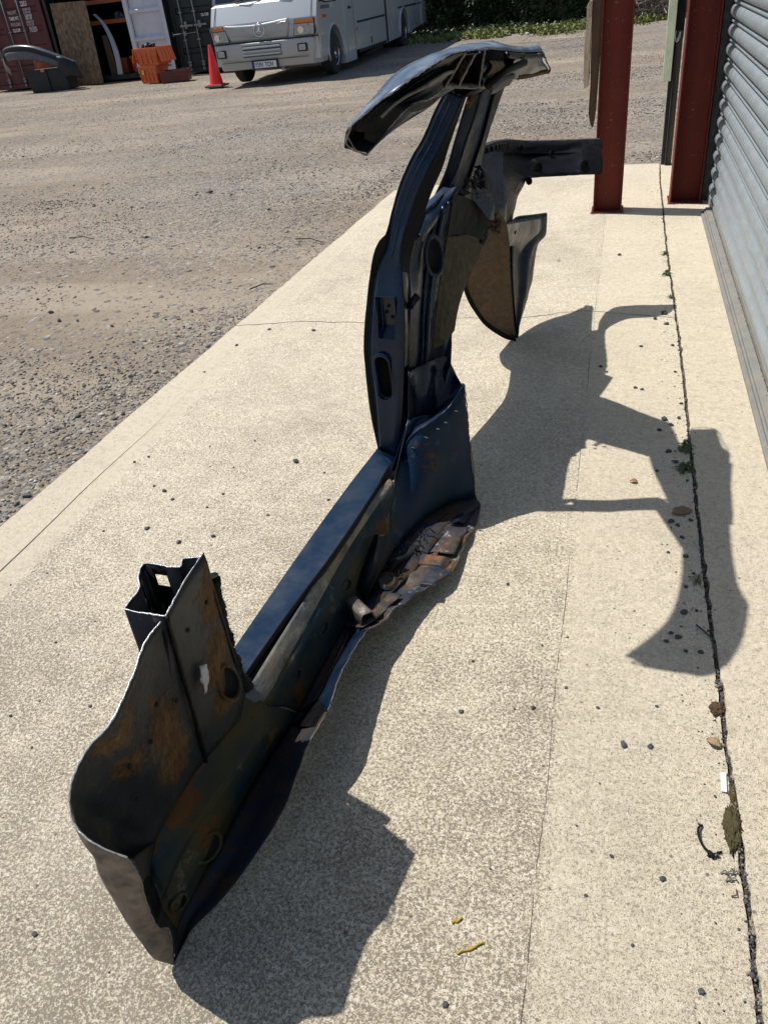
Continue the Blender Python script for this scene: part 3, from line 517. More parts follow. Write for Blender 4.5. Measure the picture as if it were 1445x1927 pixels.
# hairline cracks: thin dark grooves
def crack(name, pts, w=.0035):
    bm = NB(); P = cr([(x, y, 0) for x, y, _ in pts], 60); prev = None
    for i, p in enumerate(P):
        j = noise.noise(Vector((p[0]*14, p[1]*9, 0)))*.02; ww = w*(.5+abs(noise.noise(Vector((p[0]*9, 4, 0)))))
        a_ = bm.verts.new((p[0], p[1]+j-ww, .0012)); b_ = bm.verts.new((p[0], p[1]+j+ww, .0012))
        if prev: bm.faces.new([prev[0], a_, b_, prev[1]])
        prev = (a_, b_)
    tag(obj(name, bm, M['soil']), kind='structure')
crack('slab_crack', PT['crack1']); crack('slab_crack', PT['crack2'])
bm = NB(); prev = None
for y in np.arange(.2, 6.6, .012):      # faint trowel line along the slab
    x = -.075+noise.noise(Vector((y*3, 0, 0)))*.008+noise.noise(Vector((y*40, 3, 0)))*.0025; ww = max(0, .5+1.5*noise.noise(Vector((y*2.5, 7, 0)))+.8*noise.noise(Vector((y*17, 7, 0))))*(.0006 if y > 1.6 else .0010)
    a_ = bm.verts.new((x-ww, y, .001)); b_ = bm.verts.new((x+ww, y, .001))
    if prev: bm.faces.new([prev[0], prev[1], b_, a_])
    prev = (a_, b_)
tag(obj('trowel_line', bm, M['soil']), kind='structure')
bm = NB(); prev = None
for y in np.arange(1.0, 6.9, .03):     # groove inside the outer margin
    x = -1.97+noise.noise(Vector((y*2, 4, 0)))*.012 + (y-2)*.018; ww = .0024*max(0, min(1, (2.9-y)/1.2)) + .00025
    a_ = bm.verts.new((x-ww, y, .001)); b_ = bm.verts.new((x+ww, y, .001))
    if prev: bm.faces.new([prev[0], prev[1], b_, a_])
    prev = (a_, b_)
tag(obj('margin_groove', bm, M['soil']), kind='structure')

# ---------------- loose stones of the yard (stuff) ----------------
def stone_shapes(k, seed=3):
    r = np.random.default_rng(seed); out = []
    ph = (1+5**.5)/2
    base = np.array([(-1, ph, 0), (1, ph, 0), (-1, -ph, 0), (1, -ph, 0), (0, -1, ph), (0, 1, ph), (0, -1, -ph), (0, 1, -ph), (ph, 0, -1), (ph, 0, 1), (-ph, 0, -1), (-ph, 0, 1)])/1.9
    F = np.array([(0, 11, 5), (0, 5, 1), (0, 1, 7), (0, 7, 10), (0, 10, 11), (1, 5, 9), (5, 11, 4), (11, 10, 2), (10, 7, 6), (7, 1, 8), (3, 9, 4), (3, 4, 2), (3, 2, 6), (3, 6, 8), (3, 8, 9), (4, 9, 5), (2, 4, 11), (6, 2, 10), (8, 6, 7), (9, 8, 1)])
    for _ in range(k):
        v = base*(1+r.uniform(-.28, .28, (12, 1)))*np.array([1, r.uniform(.55, .9), r.uniform(.35, .65)]); out.append(v)
    return out, F
SH, SF = stone_shapes(10)
def scatter(name, XY, size, mats, midx, label, zf=None, kind='stuff'):
    n = len(XY); V = np.zeros((n, 12, 3)); t = rng.uniform(0, 6.28, n)
    for i in range(n):
        v = SH[i % 10]*size[i]; c, s = math.cos(t[i]), math.sin(t[i])
        z0 = zf(XY[i]) if zf else 0
        V[i, :, 0] = v[:, 0]*c - v[:, 1]*s + XY[i][0]; V[i, :, 1] = v[:, 0]*s + v[:, 1]*c + XY[i][1]; V[i, :, 2] = v[:, 2] + z0 + size[i]*.22
    F = (SF[None]+12*np.arange(n)[:, None, None]).reshape(-1, 3)
    me = bpy.data.meshes.new(name); me.vertices.add(n*12); me.vertices.foreach_set('co', V.reshape(-1))
    me.loops.add(len(F)*3); me.loops.foreach_set('vertex_index', F.reshape(-1).astype(np.int32))
    me.polygons.add(len(F)); me.polygons.foreach_set('loop_start', np.arange(0, len(F)*3, 3)); me.polygons.foreach_set('loop_total', np.full(len(F), 3))
    me.polygons.foreach_set('material_index', np.repeat(midx, 20).astype(np.int32))
    me.update(); me.validate()
    for m in mats: me.materials.append(m)
    o = bpy.data.objects.new(name, me); COL.objects.link(o); tag(o, label, kind=kind); return o
gm = [simple('gravel_a', (.105, .10, .095), .9, var=.3, obj_space=False), simple('gravel_b', (.20, .185, .165), .9, var=.3, obj_space=False), simple('gravel_c', (.31, .285, .25), .9, var=.3, obj_space=False), simple('gravel_d', (.50, .47, .42), .85, var=.2, obj_space=False), simple('gravel_e', (.20, .155, .115), .9, var=.3, obj_space=False)]
xy = []; sz = []
def slabedge(y): return ex(min(y, 7.25))
while len(xy) < 46000:
    y = 1.5 + 24*random.random()**1.6; x = -2.0 - random.random()*(2+y*.85)
    if y > 7.6 and random.random() < .45: x = random.uniform(-2.6, 1.2) - (y > 12)*0
    if y < 7.9 and x > slabedge(y)-.01: continue
    d = noise.noise(Vector((x*.5, y*.5, 5))) + .7*noise.noise(Vector((x*1.7, y*1.7, 8)))
    near = max(0, 1-(slabedge(min(y, 7.2))-x)/.7) if y < 7.5 else (max(0, 1-(y-7.75)/.9) if x > -2.2 else 0)
    if random.random() > .26 + d*1.0 + near*.55: continue
    s = .0035 + .0075*random.random()**2.5 + (.012*random.random() if random.random() < .03 else 0) + (.003 if y > 7 else 0)
    xy.append((x, y)); sz.append(s)
scatter('gravel', xy, sz, gm, rng.choice(5, len(xy), p=[.22, .30, .22, .07, .19]), 'loose grey and brown gravel covering the yard', zf=lambda p: gz(*p))
# fine grit on the slab
xy = []; sz = []
while len(xy) < 900:
    y = .3+7.2*random.random()**1.3
    if random.random() < .55: x = xj - abs(random.gauss(0, .05)) - .004
    else: x = random.uniform(-2.0, .55)
    xy.append((x, y)); sz.append(.0012+.0028*random.random()**3)
for _ in range(1500):
    y = .3+7.2*random.random()**1.4; xy.append((jx(y)+.006+random.gauss(0, .004), y)); sz.append(random.uniform(.0018, .0045) if random.random() > .06 else random.uniform(.005, .008))
scatter('grit', xy, sz, [M['stone'], gm[1], gm[4]], rng.choice(3, len(xy), p=[.6, .2, .2]), 'fine dark grit scattered over the concrete near the joint', zf=lambda p: .001)
# chippings one can pick out
stone_me = []
for k in range(6):
    bm = NB(); vv = [bm.verts.new(p) for p in SH[k]]
    for f in SF: bm.faces.new([vv[i] for i in f])
    bmesh.ops.subdivide_edges(bm, edges=bm.edges, cuts=1, use_grid_fill=True, smooth=.6)
    for v in bm.verts: v.co += noise.noise_vector(v.co*2)*.12
    me = bpy.data.meshes.new('chipping'); bm.to_mesh(me); bm.free(); me.materials.append(M['stone']); stone_me.append(me)
for i, (x, y, r) in enumerate(PT['stones']):
    depth = math.hypot(y, 1.3)
    s = r*depth/1480*1.0
    o = bpy.data.objects.new('chipping', stone_me[i % 6]); COL.objects.link(o)
    o.location = (x, y, s*.35); o.scale = (s, s, s*.9); o.rotation_euler = (0, 0, random.uniform(0, 6.28))
    sz_ = 'smallest' if r < 4 else 'small' if r < 5 else 'medium' if r < 7 else 'large'
    if x > .18: wh = 'lying beside the joint ' + ('in the near foreground' if y < 1.3 else 'below the pointed shadow tip' if y < 1.55 else 'inside the pointed shadow' if y < 1.9 else 'between the tan rock and the pointed shadow' if y < 2.28 else 'beside the tan rock' if y < 2.45 else 'near the two leafy weeds' if y < 3.0 else 'between the leafy weeds and the upper shadow' if y < 4.0 else 'just below the upper shadow band' if y < 4.4 else 'towards the red columns')
    elif x > -.25: wh = 'on the concrete ' + ('in the right foreground' if y < 1.5 else 'right of the torn sill' if y < 2.2 else 'inside the window shaped gap of the shadow' if y < 3.2 else 'above the broad shadow')
    elif y < 1.2: wh = 'on the concrete left of the curled sill end' if x < -.8 else 'in the foreground below the yellow catkins'
    elif x < -1.3 and y < 3: wh = 'on the concrete near the outer slab margin'
    elif y < 3: wh = 'on the concrete left of the blue sill tread'
    else: wh = 'on the far half of the slab left of the pillar'
    tag(o, '%s dark chipping %s' % (sz_, wh), 'chipping', 'dark chippings scattered on the concrete')
rockm = stone_me[2].copy(); rockm.materials.clear(); rockm.materials.append(M['darkrock'])
for i, (x, y, r) in enumerate(PT['rocks']):
    s = r*math.hypot(y, 1.3)/1480*.8
    o = bpy.data.objects.new('rock', rockm); COL.objects.link(o); o.location = (x, y, s*.3-.012); o.scale = (s, s*.8, s*.8); o.rotation_euler = (.2, .1, i*1.7)
    wh = ('against the near corner of the slab edge' if y < 2.4 else 'beside the slab edge at middle distance' if x > slabedge(min(y, 7))-.35 else 'at the left edge of the picture' if x < -3.4 and y < 4.4 else 'out in the open yard' if y > 4.6 else 'a step out from the slab edge')
    tag(o, '%s dark angular rock on the gravel, %s' % ('larger' if r > 8 else 'smaller', wh), 'rock', 'larger rocks on the gravel yard')

# ---------------- salvaged car body side ----------------
TH = R(9); ORI = Vector((-.84, 0, 0)); Dv = Vector((math.sin(TH), math.cos(TH), 0)); Nv = Vector((math.cos(TH), -math.sin(TH), 0))
BU, BS = -.05, 1.7
base = ORI + Nv*BU + Dv*BS
body = thing('car_body_side', 'cut off dark navy car body side, sill, pillars and roof rail, standing on the concrete', 'car body panel', base, -TH)
off = (BU, BS, 0)
def part(name, bm, m, parent=body, **k): return obj(name, bm, m, parent, off=off, **k)
def tr(line, du=0, ds=0, dz=0): return [(p[0]+du, p[1]+ds, p[2]+dz) for p in line]
def setz(line, z, du=0, ds=0): return [(p[0]+du, p[1]+ds, z) for p in line]
def lerpl(a_, b, f, n=24):
    A, B = cr(a_, n), cr(b, n); return [tuple(p*(1-f)+q*f) for p, q in zip(A, B)]
B_, C_, D_, E_, F_, G_, H_ = (PT[k] for k in 'BCDEFGH')
def ext(l, ds, dz=0, k=1): a_, b = np.array(l[0]), np.array(l[k]); d = (a_-b)/abs(a_[1]-b[1]); q = a_+d*ds; return [(q[0], q[1], q[2]+dz)] + list(l)
B_, C_, D_, E_ = ext(B_, .12), ext(C_, .07), ext(D_, .05), list(E_)
def rs(l, n=13, idx=False): return [tuple(p) for p in cr(l, n, idx)]

# sill: tread strip, channel, ledge, inner wall, outer skin
bm = NB(); sheet(bm, [tr(B_, du=.004, dz=-.006), tr(B_, dz=0), C_, tr(C_, du=.002, dz=-.004)], 40)
part('sill_tread', bm, M['navy_step'], smooth=False, solid=.0015, auto=35)
bm = NB(); sheet(bm, [tr(C_, du=.002, dz=-.004), tr(C_, du=.004, dz=-.022), tr(D_, du=-.006, dz=-.010), D_], 40)
part('sill_channel', bm, M['black'], solid=.0015, auto=35)
bm = NB(); sheet(bm, [D_, lerpl(D_, E_, .6), tr(E_, dz=-.004)], 40, sub=3, wob=.004, wf=22)
part('sill_ledge', bm, M['ledge'], solid=.0015, auto=50)
Fm = lerpl(E_, F_, .5)
bm = NB(); sheet(bm, [tr(rs(E_, 24), dz=-.004), tr(lerpl(E_, F_, .12), du=.006), tr(Fm, du=.004), rs(F_, 24)], 60, sub=5, wob=.006, wf=13)
part('inner_sill', bm, M['sill_in'], solid=.0015, smooth=True)
bm = NB(); sheet(bm, [B_, tr(B_, du=-.016, dz=-.03), tr(B_, du=-.026, dz=-.12), setz(B_, .035, du=-.008)], 40, sub=2)
part('outer_sill_skin', bm, M['navy'], solid=.0015, smooth=True)
bm = NB(); sheet(bm, [rs(F_, 24), tr(lerpl(F_, G_, .6), dz=-.008), rs(G_, 24)], 50, sub=2, wob=.004, wf=20)
part('drain_gutter', bm, M['flange'], solid=.0015, auto=50)
bm = NB(); tv = [bm.verts.new(Vector(p)+Vector((0, 0, -.002))) for p in (PT['F'][0], PT['G'][0], PT['H'][0], PT['HF'][1], PT['FF'][1])]; bm.faces.new(tv); part('gutter_corner', bm, M['black'], solid=.002)
# floor flange: narrow blue lip that widens into the crushed floor at the rear
Hs = list(H_)
g2 = [G_[0], G_[1], G_[2]]
bm = NB(); sheet(bm, [cr(G_[:2], 12), cr(Hs[:3], 12)], 30, sub=3, wob=.003, wf=18)
part('floor_lip', bm, M['navy'], solid=.0015, auto=60)
gl = [tuple(p) for p in cr(G_[1:], 24)]; hl = [tuple(p) for p in cr(Hs[2:], 24)]
bm = NB(); V = sheet(bm, [gl, hl], 70, sub=12)
for row in V:
    for v in row:
        x, y, z = v.co
        r_ = .012*math.sin((y-1.55)*26)*max(0, min(1, (x+.03)/.05)) if y > 1.6 else 0
        v.co.z = max(.0035, z + max(0, r_)*.9 + noise.noise(v.co*22)*.009 + noise.noise(v.co*60)*.003)
        v.co.x += noise.noise(v.co*30)*.002
part('torn_floor', bm, M['floor'], solid=.0018, auto=50)
bm = NB(); sheet(bm, [tr(gl, du=-.02, dz=.012), tr(lerpl(gl, hl, .18), dz=.014), tr(lerpl(gl, hl, .34), dz=.008)], 50, sub=3, wob=.008, wf=26)
part('sealer_band', bm, M['flange'], solid=.002, auto=60)
for f0, f1, s0, s1 in ((.35, .75, 0, 7), (.4, .9, 14, 20), (.3, .7, 20, 23)):
    bm = NB(); sheet(bm, [tr(lerpl(gl, hl, f0), dz=.017)[s0:s1], tr(lerpl(gl, hl, (f0+f1)/2), dz=.019)[s0:s1], tr(lerpl(gl, hl, f1), dz=.012)[s0:s1]], 16, sub=3, wob=.012, wf=30)
    part('tar_sheet', bm, M['navy_flat'] if s0 == 20 else M['floor'], solid=.002, auto=60)
# raised pressed pad on the floor
def pad(name, c, w, l, h, ang, m, top=.7):
    bm = NB(); Mx = Matrix.Translation(c) @ Matrix.Rotation(ang, 4, 'Z')
    lo = [Mx @ Vector((sx*w/2, sy*l/2, 0)) for sx, sy in ((-1, -1), (1, -1), (1, 1), (-1, 1))]
    hi = [Mx @ Vector((sx*w/2*top, sy*l/2*top, h)) for sx, sy in ((-1, -1), (1, -1), (1, 1), (-1, 1))]
    a_ = [bm.verts.new(p) for p in lo]; b_ = [bm.verts.new(p) for p in hi]
    bm.faces.new(b_)
    for i in range(4): bm.faces.new([a_[i], a_[(i+1) % 4], b_[(i+1) % 4], b_[i]])
    return part(name, bm, m, bevel=.003)
pad('pressed_pad', (.055, 1.92, .036), .10, .065, .016, .1, M['floor'])
pad('pressed_pad', (.085, 1.80, .052), .05, .02, .008, .1, M['floor'])
# sill brackets: hollow folded tunnels
def tunnel(name, p0, p1, w, h, m):
    p0, p1 = Vector(p0), Vector(p1); d = (p1-p0).normalized(); sd = d.cross(Vector((0, 0, 1))).normalized()
    prof = [(-w/2, 0), (-w*.36, h*.9), (-w*.25, h), (w*.2, h), (w*.34, h*.9), (w/2, 0)]
    bm = NB(); rows = []
    for k, p in enumerate((p0, p0*.6+p1*.4, p1)):
        rows.append([bm.verts.new(p+sd*x*(1-.06*k)+Vector((0, 0, z*(1-.08*k)))) for x, z in prof])
    for A, B in zip(rows, rows[1:]):
        for k in range(5): bm.faces.new([A[k], A[k+1], B[k+1], B[k]])
    return part(name, bm, m, solid=.003, auto=30)
tunnel('jacking_bracket', (.010, 1.55, .075), (-.070, 1.61, .07), .052, .055, M['dullcut'])
# upright bracket on the wall beside the floor
bm = NB()
for q in ((( -.085, 1.70, .19), (-.050, 1.70, .165), (-.035, 1.74, .08), (-.060, 1.70, .075)),):
    pass
a1 = [Vector(p) for p in ((-.100, 1.68, .10), (-.062, 1.655, .09), (-.048, 1.665, .085))]
b1 = [Vector(p) for p in ((-.105, 1.86, .155), (-.060, 1.86, .165), (-.040, 1.86, .125))]
ra = [bm.verts.new(p) for p in a1]; rb = [bm.verts.new(p) for p in b1]
for k in range(2): bm.faces.new([ra[k], ra[k+1], rb[k+1], rb[k]])
part('wall_bracket', bm, M['armskin'], solid=.003, auto=30)
# coiled wiring stub and belt anchor
bm = NB(); pts = [Vector((-.045+.03*t, 1.80+.16*t, .06+.012*math.sin(t*6))) for t in np.linspace(0, 1, 30)]
tube(bm, pts, [.010+.0025*(i % 2) for i in range(30)], 8); part('corrugated_sleeve', bm, M['rubber'], smooth=True)
bm = NB(); lathe(bm, [(.030, 0), (.030, .007), (.019, .012), (.016, .008), (.0, .006)], 14, Matrix.Translation((-.03, 1.765, .062)) @ Matrix.Rotation(.5, 4, 'Y') @ Matrix.Diagonal((1, 1.3, 1, 1)))
part('belt_anchor', bm, M['flange'], auto=40)
bm = NB()
for k in range(60):
    c = Vector((random.uniform(-.07, .0), random.uniform(1.62, 2.05), .058)); ln = random.uniform(.01, .035); t = random.uniform(0, 6)
    tube(bm, [c, c+Vector((math.cos(t)*ln*.5, math.sin(t)*ln*.5, random.uniform(0, .02))), c+Vector((math.cos(t)*ln, math.sin(t)*ln, .0))], random.uniform(.0006, .003), 4)
tag(part('torn_sealer', bm, M['foam']), kind='stuff')

# kick panel and front scoop (one continuous pressing, wrapping round at the front)
T_, K_, KF_, FF_, HF_ = PT['T'], PT['K'], PT['KF'], PT['FF'], PT['HF']
T3 = list(T_)
mid1 = [tuple(np.array(a_)*.66+np.array(b)*.34+np.array((-.004-.030*max(0, (i-5)/7), 0, 0))) for i, (a_, b) in enumerate(zip(T3, K_))]
mid2 = [tuple(np.array(a_)*.32+np.array(b)*.68+np.array((-.006-.028*max(0, (i-5)/7), 0, 0))) for i, (a_, b) in enumerate(zip(T3, K_))]
bm = NB(); V = sheet(bm, [T3, mid1, mid2, K_], 90, sub=7)
for ri, row in enumerate(V[1:-1]):
    for v in row: v.co.x += noise.noise(v.co*7)*.004 + noise.noise(v.co*20)*.0012
kick = part('kick_panel', bm, M['scoop'], smooth=True, solid=.002)
bm = NB(); sheet(bm, [K_, tr(rs(K_, 13, True), du=.006, dz=-.006), [tuple((np.array(a_)+np.array(b))/2+np.array((0, 0, -.004))) for a_, b in zip(K_, KF_)], KF_], 60, sub=3, wob=.004, wf=20)
part('sill_end_ledge', bm, M['sill_in'], smooth=True, solid=.002)
m1 = [tuple((np.array(a_)+np.array(b))/2+np.array((.010, 0, 0))) for a_, b in zip(KF_, FF_)]
bm = NB(); sheet(bm, [KF_, m1, FF_], 80, sub=6, wob=.005, wf=12)
part('sill_end_wall', bm, M['sill_in'], smooth=True, solid=.002)
bm = NB(); sheet(bm, [FF_, [tuple(np.array(a_)*.6+np.array(b)*.4+np.array((0, 0, -.014))) for a_, b in zip(FF_, HF_)], [tuple(np.array(a_)*.3+np.array(b)*.7+np.array((0, 0, -.006))) for a_, b in zip(FF_, HF_)], HF_], 70, sub=3, wob=.004, wf=18)
for v in bm.verts: v.co.z = max(.003, v.co.z)
part('floor_end', bm, M['flange'], smooth=True, solid=.0016)
# front flap: outer face of the scoop down to the ground
ftop = [T3[8], T3[9], T3[10], T3[11], T3[12]] + [p for p in PT['T2'][1:]]
fbot = PT['flapb']
ft = rs(ftop, 30); fb = rs(fbot, 30)
fm = [tuple((np.array(a_)+np.array(b))/2+np.array((-.006, -.012, 0))*math.sin(math.pi*i/29)) for i, (a_, b) in enumerate(zip(ft, fb))]
bm = NB(); sheet(bm, [ft, fm, fb], 50, sub=6, wob=.003, wf=16)
for v in bm.verts: v.co.z = max(.002, v.co.z)
flap = part('front_flap', bm, M['mudgrey'], smooth=True, solid=.0025)
# inner lining of the flap joins the kick panel foot
bm = NB(); sheet(bm, [ft[8:], [tuple(np.array(p)*.5+np.array(q)*.5) for p, q in zip(ft[8:], rs([K_[8], K_[10], K_[12], KF_[12], FF_[11], FF_[12]], 22))], rs([K_[8], K_[10], K_[12], KF_[12], FF_[11], FF_[12]], 22)], 30, sub=4)
part('scoop_lining', bm, M['scoop'], smooth=True, solid=.001)
bm = NB(); sheet(bm, [rs(PT['T2'][1:], 16), rs([K_[12], KF_[12], FF_[12], HF_[12]], 16)], 20, sub=3); part('scoop_foot', bm, M['black'], smooth=True, solid=.002)
bm = NB(); sheet(bm, [tr(K_[8:], du=-.012, dz=-.006), tr(KF_[8:], dz=-.014, du=-.004), tr(FF_[8:], dz=-.003)], 20, sub=3); part('scoop_floor', bm, M['black'], smooth=True, solid=.002)
bm = NB(); prl = PT['postrear']; sheet(bm, [prl, [tuple(np.array(T3[0])*(1-k/6)+np.array(K_[0])*k/6) for k in range(7)]], 24, sub=2); part('kick_panel_edge', bm, M['scoop'], smooth=True, solid=.002)
# A post box: cut tube with its outline
po = PT['post']
def loop_tube(bm, loop, z0, z1, taper=(0, 0)):
    A = [bm.verts.new((p[0], p[1], p[2]+z1)) for p in loop]; B = [bm.verts.new((p[0]+taper[0], p[1]+taper[1], z0)) for p in loop]
    for i in range(len(loop)-1): bm.faces.new([A[i], A[i+1], B[i+1], B[i]])
bm = NB(); fine = rs(po[:10], 70)
A = [bm.verts.new((p[0]+noise.noise(Vector(p)*30)*.0015, p[1]+noise.noise(Vector(p)*31)*.0015, p[2])) for p in fine]
Bq = [bm.verts.new((p[0]-.085*max(0, min(1, (p[0]+.10)/.09)), p[1], .30)) for p in fine]
for i in range(len(fine)-1): bm.faces.new([A[i], A[i+1], Bq[i+1], Bq[i]])
post = part('a_post_box', bm, M['armskin'], solid=.002, auto=30)
bm = NB(); bx(bm, -.16, -.05, 1.0, 1.05, .61, .64, Matrix.Translation((0, 0, 0)))
cutter = part('slot_cutter', bm, M['hole']); 
# square access hole in the far wall of the post (real opening)
bm = NB(); c = Vector((-.115, 1.0, .645)); bx(bm, c.x-.014, c.x+.014, c.y-.05, c.y+.05, c.z-.016, c.z+.012)
bpy.data.objects.remove(cutter)
hc = part('access_hole', bm, M['hole'])
def boolean(o, cut):
    md = o.modifiers.new('cut', 'BOOLEAN'); md.operation = 'DIFFERENCE'; md.object = cut; md.solver = 'EXACT'
def apply_mods(o):
    bpy.context.view_layer.update()
    dg = bpy.context.evaluated_depsgraph_get(); me = bpy.data.meshes.new_from_object(o.evaluated_get(dg), preserve_all_data_layers=True, depsgraph=dg)
    old = o.data; o.modifiers.clear(); o.data = me
boolean(post, hc); apply_mods(post); bpy.data.objects.remove(hc)
# bright cut edges
def edge_tube(name, line, r, m, n=90, jag=.0014, parent=body, seg=6):
    P = cr(line, n); bm = NB()
    pts = [Vector(p)+noise.noise_vector(Vector(p)*90)*jag for p in P]
    tube(bm, pts, [r*(1+.5*noise.noise(Vector(p)*70)) for p in P], seg); return part(name, bm, m, parent, smooth=True)
edge_tube('cut_edge', tr(po[:10], dz=.001), .0014, M['brightcut'], 120)
edge_tube('cut_edge', tr([po[9], po[10], po[0]], dz=.001), .0014, M['brightcut'], 50)
edge_tube('cut_edge', tr(T3[2:], dz=.001), .0016, M['brightcut'], 150)
edge_tube('cut_edge', PT['T2'], .0014, M['dullcut'], 60)
edge_tube('cut_edge', HF_, .0009, M['dullcut'], 110)
edge_tube('cut_edge', Hs, .0011, M['dullcut'], 150, jag=.003)
# A post details: seam, foam strip, clip, patches, oval hole
pr_ = PT['postrear']
edge_tube('seam_bead', tr(lerpl(T3[2:3]+[tuple(np.array(T3[2])*.5+np.array(K_[4])*.5)], [K_[3], K_[4]], 0), du=.004), .004, M['black'], 30) if False else None
s0, s1 = np.array(T3[2]), np.array(K_[3])
seam = [tuple(s0*(1-f)+s1*f+np.array((.0035+.004*math.sin(f*3.14)-.003*math.sin(f*3.14), 0, 0))) for f in np.linspace(0, 1, 14)]
edge_tube('seam_bead', seam, .0045, M['black'], 40)
bm = NB(); pts = cr(tr(pr_[1:], du=.003, ds=.012), 40)
tube(bm, [Vector(p)+noise.noise_vector(Vector(p)*60)*.004 for p in pts], [.013+.006*noise.noise(Vector(p)*50) for p in pts], 8)
part('foam_strip', bm, M['foam'], smooth=True)
bm = NB()
for k in range(160):
    p = Vector(pts[random.randrange(40)]); d = Vector((random.uniform(-.6, .6), random.uniform(.3, 1), random.uniform(-.5, .5))).normalized()
    tube(bm, [p, p+d*random.uniform(.014, .024)], [.0012, .0002], 3, cap=False)
tag(part('foam_fibres', bm, M['foam']), kind='stuff')
def onkick(i, f, du=.003):
    """point on the kick panel: i index along (0..12), f from top to foot"""
    a_ = cr(T3, 121, True)[int(i*10)]; b = cr(K_, 121, True)[int(i*10)]
    return Vector(a_*(1-f)+b*f)+Vector((du, -.002, 0))
def patch(name, outline, m, th=.003, wob=.002, parent=body):
    bm = NB(); c = sum(outline, Vector())/len(outline); n = len(outline); P = [Vector(p) for p in cr(outline+[outline[0]], 40)][:-1]
    rings = []
    for f, h in ((1, 0), (.86, th), (.5, th*1.1), (.2, th)):
        ring = []
        for j, p in enumerate(P):
            q = c.lerp(p, f*(1+(.30*noise.noise(p*45)+.22*noise.noise(p*120) if f > .8 else .12*noise.noise(p*60))))+Vector((h, -h*.4, h*.3))+noise.noise_vector(c.lerp(p, f)*60)*wob
            ring.append(bm.verts.new(q))
        rings.append(ring)
    for A, B in zip(rings, rings[1:]):
        for k in range(len(P)): bm.faces.new([A[k], A[(k+1) % len(P)], B[(k+1) % len(P)], B[k]])
    bm.faces.new(rings[-1]); return part(name, bm, m, parent, smooth=True)
patch('silver_clip', [onkick(1.75, .42, .006), onkick(1.95, .47, .010), onkick(1.9, .56, .010), onkick(1.6, .52, .008), onkick(1.55, .44, .008)], M['silverclip'], th=.004, wob=.004)
def hole_ring(c, nrm, ru, rv, up=(0, 0, 1), rim=.0035, m_rim=M['navy_flat'], depth=.012, parent=body, name='pressed_hole'):
    """oval pressed hole: raised rim and a sunk cup coloured dark like shade"""
    nrm = Vector(nrm).normalized(); up = Vector(up); u = up.cross(nrm).normalized(); v = nrm.cross(u); bm = NB(); rings = []
    for f, h in ((1.25, .000), (1.14, .004), (1.02, .003), (.96, -.002), (.9, -depth), (.4, -depth)):
        rings.append([bm.verts.new(Vector(c)+u*math.cos(t)*ru*f+v*math.sin(t)*rv*f+nrm*(h+.004)) for t in np.linspace(0, 2*math.pi, 25)[:-1]])
    for A, B in zip(rings, rings[1:]):
        for k in range(24): bm.faces.new([A[k], A[(k+1) % 24], B[(k+1) % 24], B[k]])
    bm.faces.new(rings[-1])
    o = part(name, bm, [m_rim, M['hole']], parent, smooth=True)
    for p in o.data.polygons:
        if p.index >= 72: p.material_index = 1
    return o
for i, f in ((2.9, .45), (3.6, .3), (5.4, .35), (6.2, .6), (.5, .22), (1.5, .2), (4.4, .4)):
    bm = NB(); lathe(bm, [(.005, 0), (.0045, .0015), (.0015, .0022), (0, .002)], 10, Matrix.Translation(onkick(i, f, .001)) @ Matrix.Rotation(math.pi/2, 4, 'Y')); part('spot_weld', bm, M['black'])
hole_ring(onkick(.95, .72), (1, -.35, .2), .022, .040, m_rim=M['scoop'])
def onwall(i, f, du=.004):
    a_ = cr(KF_, 121, True)[int(i*10)]; b = cr(FF_, 121, True)[int(i*10)]
    return Vector(a_*(1-f)+b*f)+Vector((du+.010*math.sin(f*3.14), 0, 0))
hole_ring(onwall(6.6, .55, .000), (1, -.15, .35), .030, .022, m_rim=M['sill_in'], depth=.008)
hole_ring(onwall(10.0, .45, .0), (1, -.3, .35), .018, .013, m_rim=M['sill_in'], depth=.006)
Ea, Fa = cr(E_, 60), cr(F_, 60)
def onsill(t, f, du=.002):
    p = Ea[int(t*59)]*(1-f)+Fa[int(t*59)]*f; return Vector(p)+Vector((du+.006*math.sin(f*3.14), 0, 0))
for t, f in ((.13, .38), (.34, .42), (.56, .4)):
    hole_ring(onsill(t, f, -.001), (1, -.1, .3), .022, .012, m_rim=M['sill_in'], depth=.007)

# ---- latch pillar ----
pf, pb, prr, pk = PT['pf'], PT['pb'], PT['pr'], PT['pk']
nP = 14
bm = NB(); sheet(bm, [tr(pf, ds=.03, du=-.004), pf, pb], 60, wob=.0008, wf=40)
part('pillar_seal_flange', bm, M['rubber'], solid=.003, auto=40)
pmid = [tuple(np.array(a_)*.5+np.array(b)*.5+np.array((0, -.004, 0))) for a_, b in zip(pb, prr)]
bm = NB(); sheet(bm, [tr(pb, dz=0), [tuple(np.array(a_)*.88+np.array(b)*.12+np.array((0, -.007, 0))) for a_, b in zip(pb, prr)], pmid, [tuple(np.array(a_)*.12+np.array(b)*.88+np.array((0, -.005, 0))) for a_, b in zip(pb, prr)], prr, pk], 90, sub=2)
pillar = part('latch_pillar', bm, M['navy'], solid=.002, auto=30)
def at_pillar(f, g, ds=0):
    a_ = cr(pb, 101, True)[int(f*100)]; b = cr(prr, 101, True)[int(f*100)]
    return Vector(a_*(1-g)+b*g)+Vector((0, ds, 0))
bm = NB(); sheet(bm, [tr(pf[:9], ds=.022, du=.012), tr(pk[:9], ds=.045, du=-.004)], 40, sub=2); part('pillar_inner_box', bm, M['hole'], solid=.002)  # back of the pillar box, blackened as painted shade behind the slot
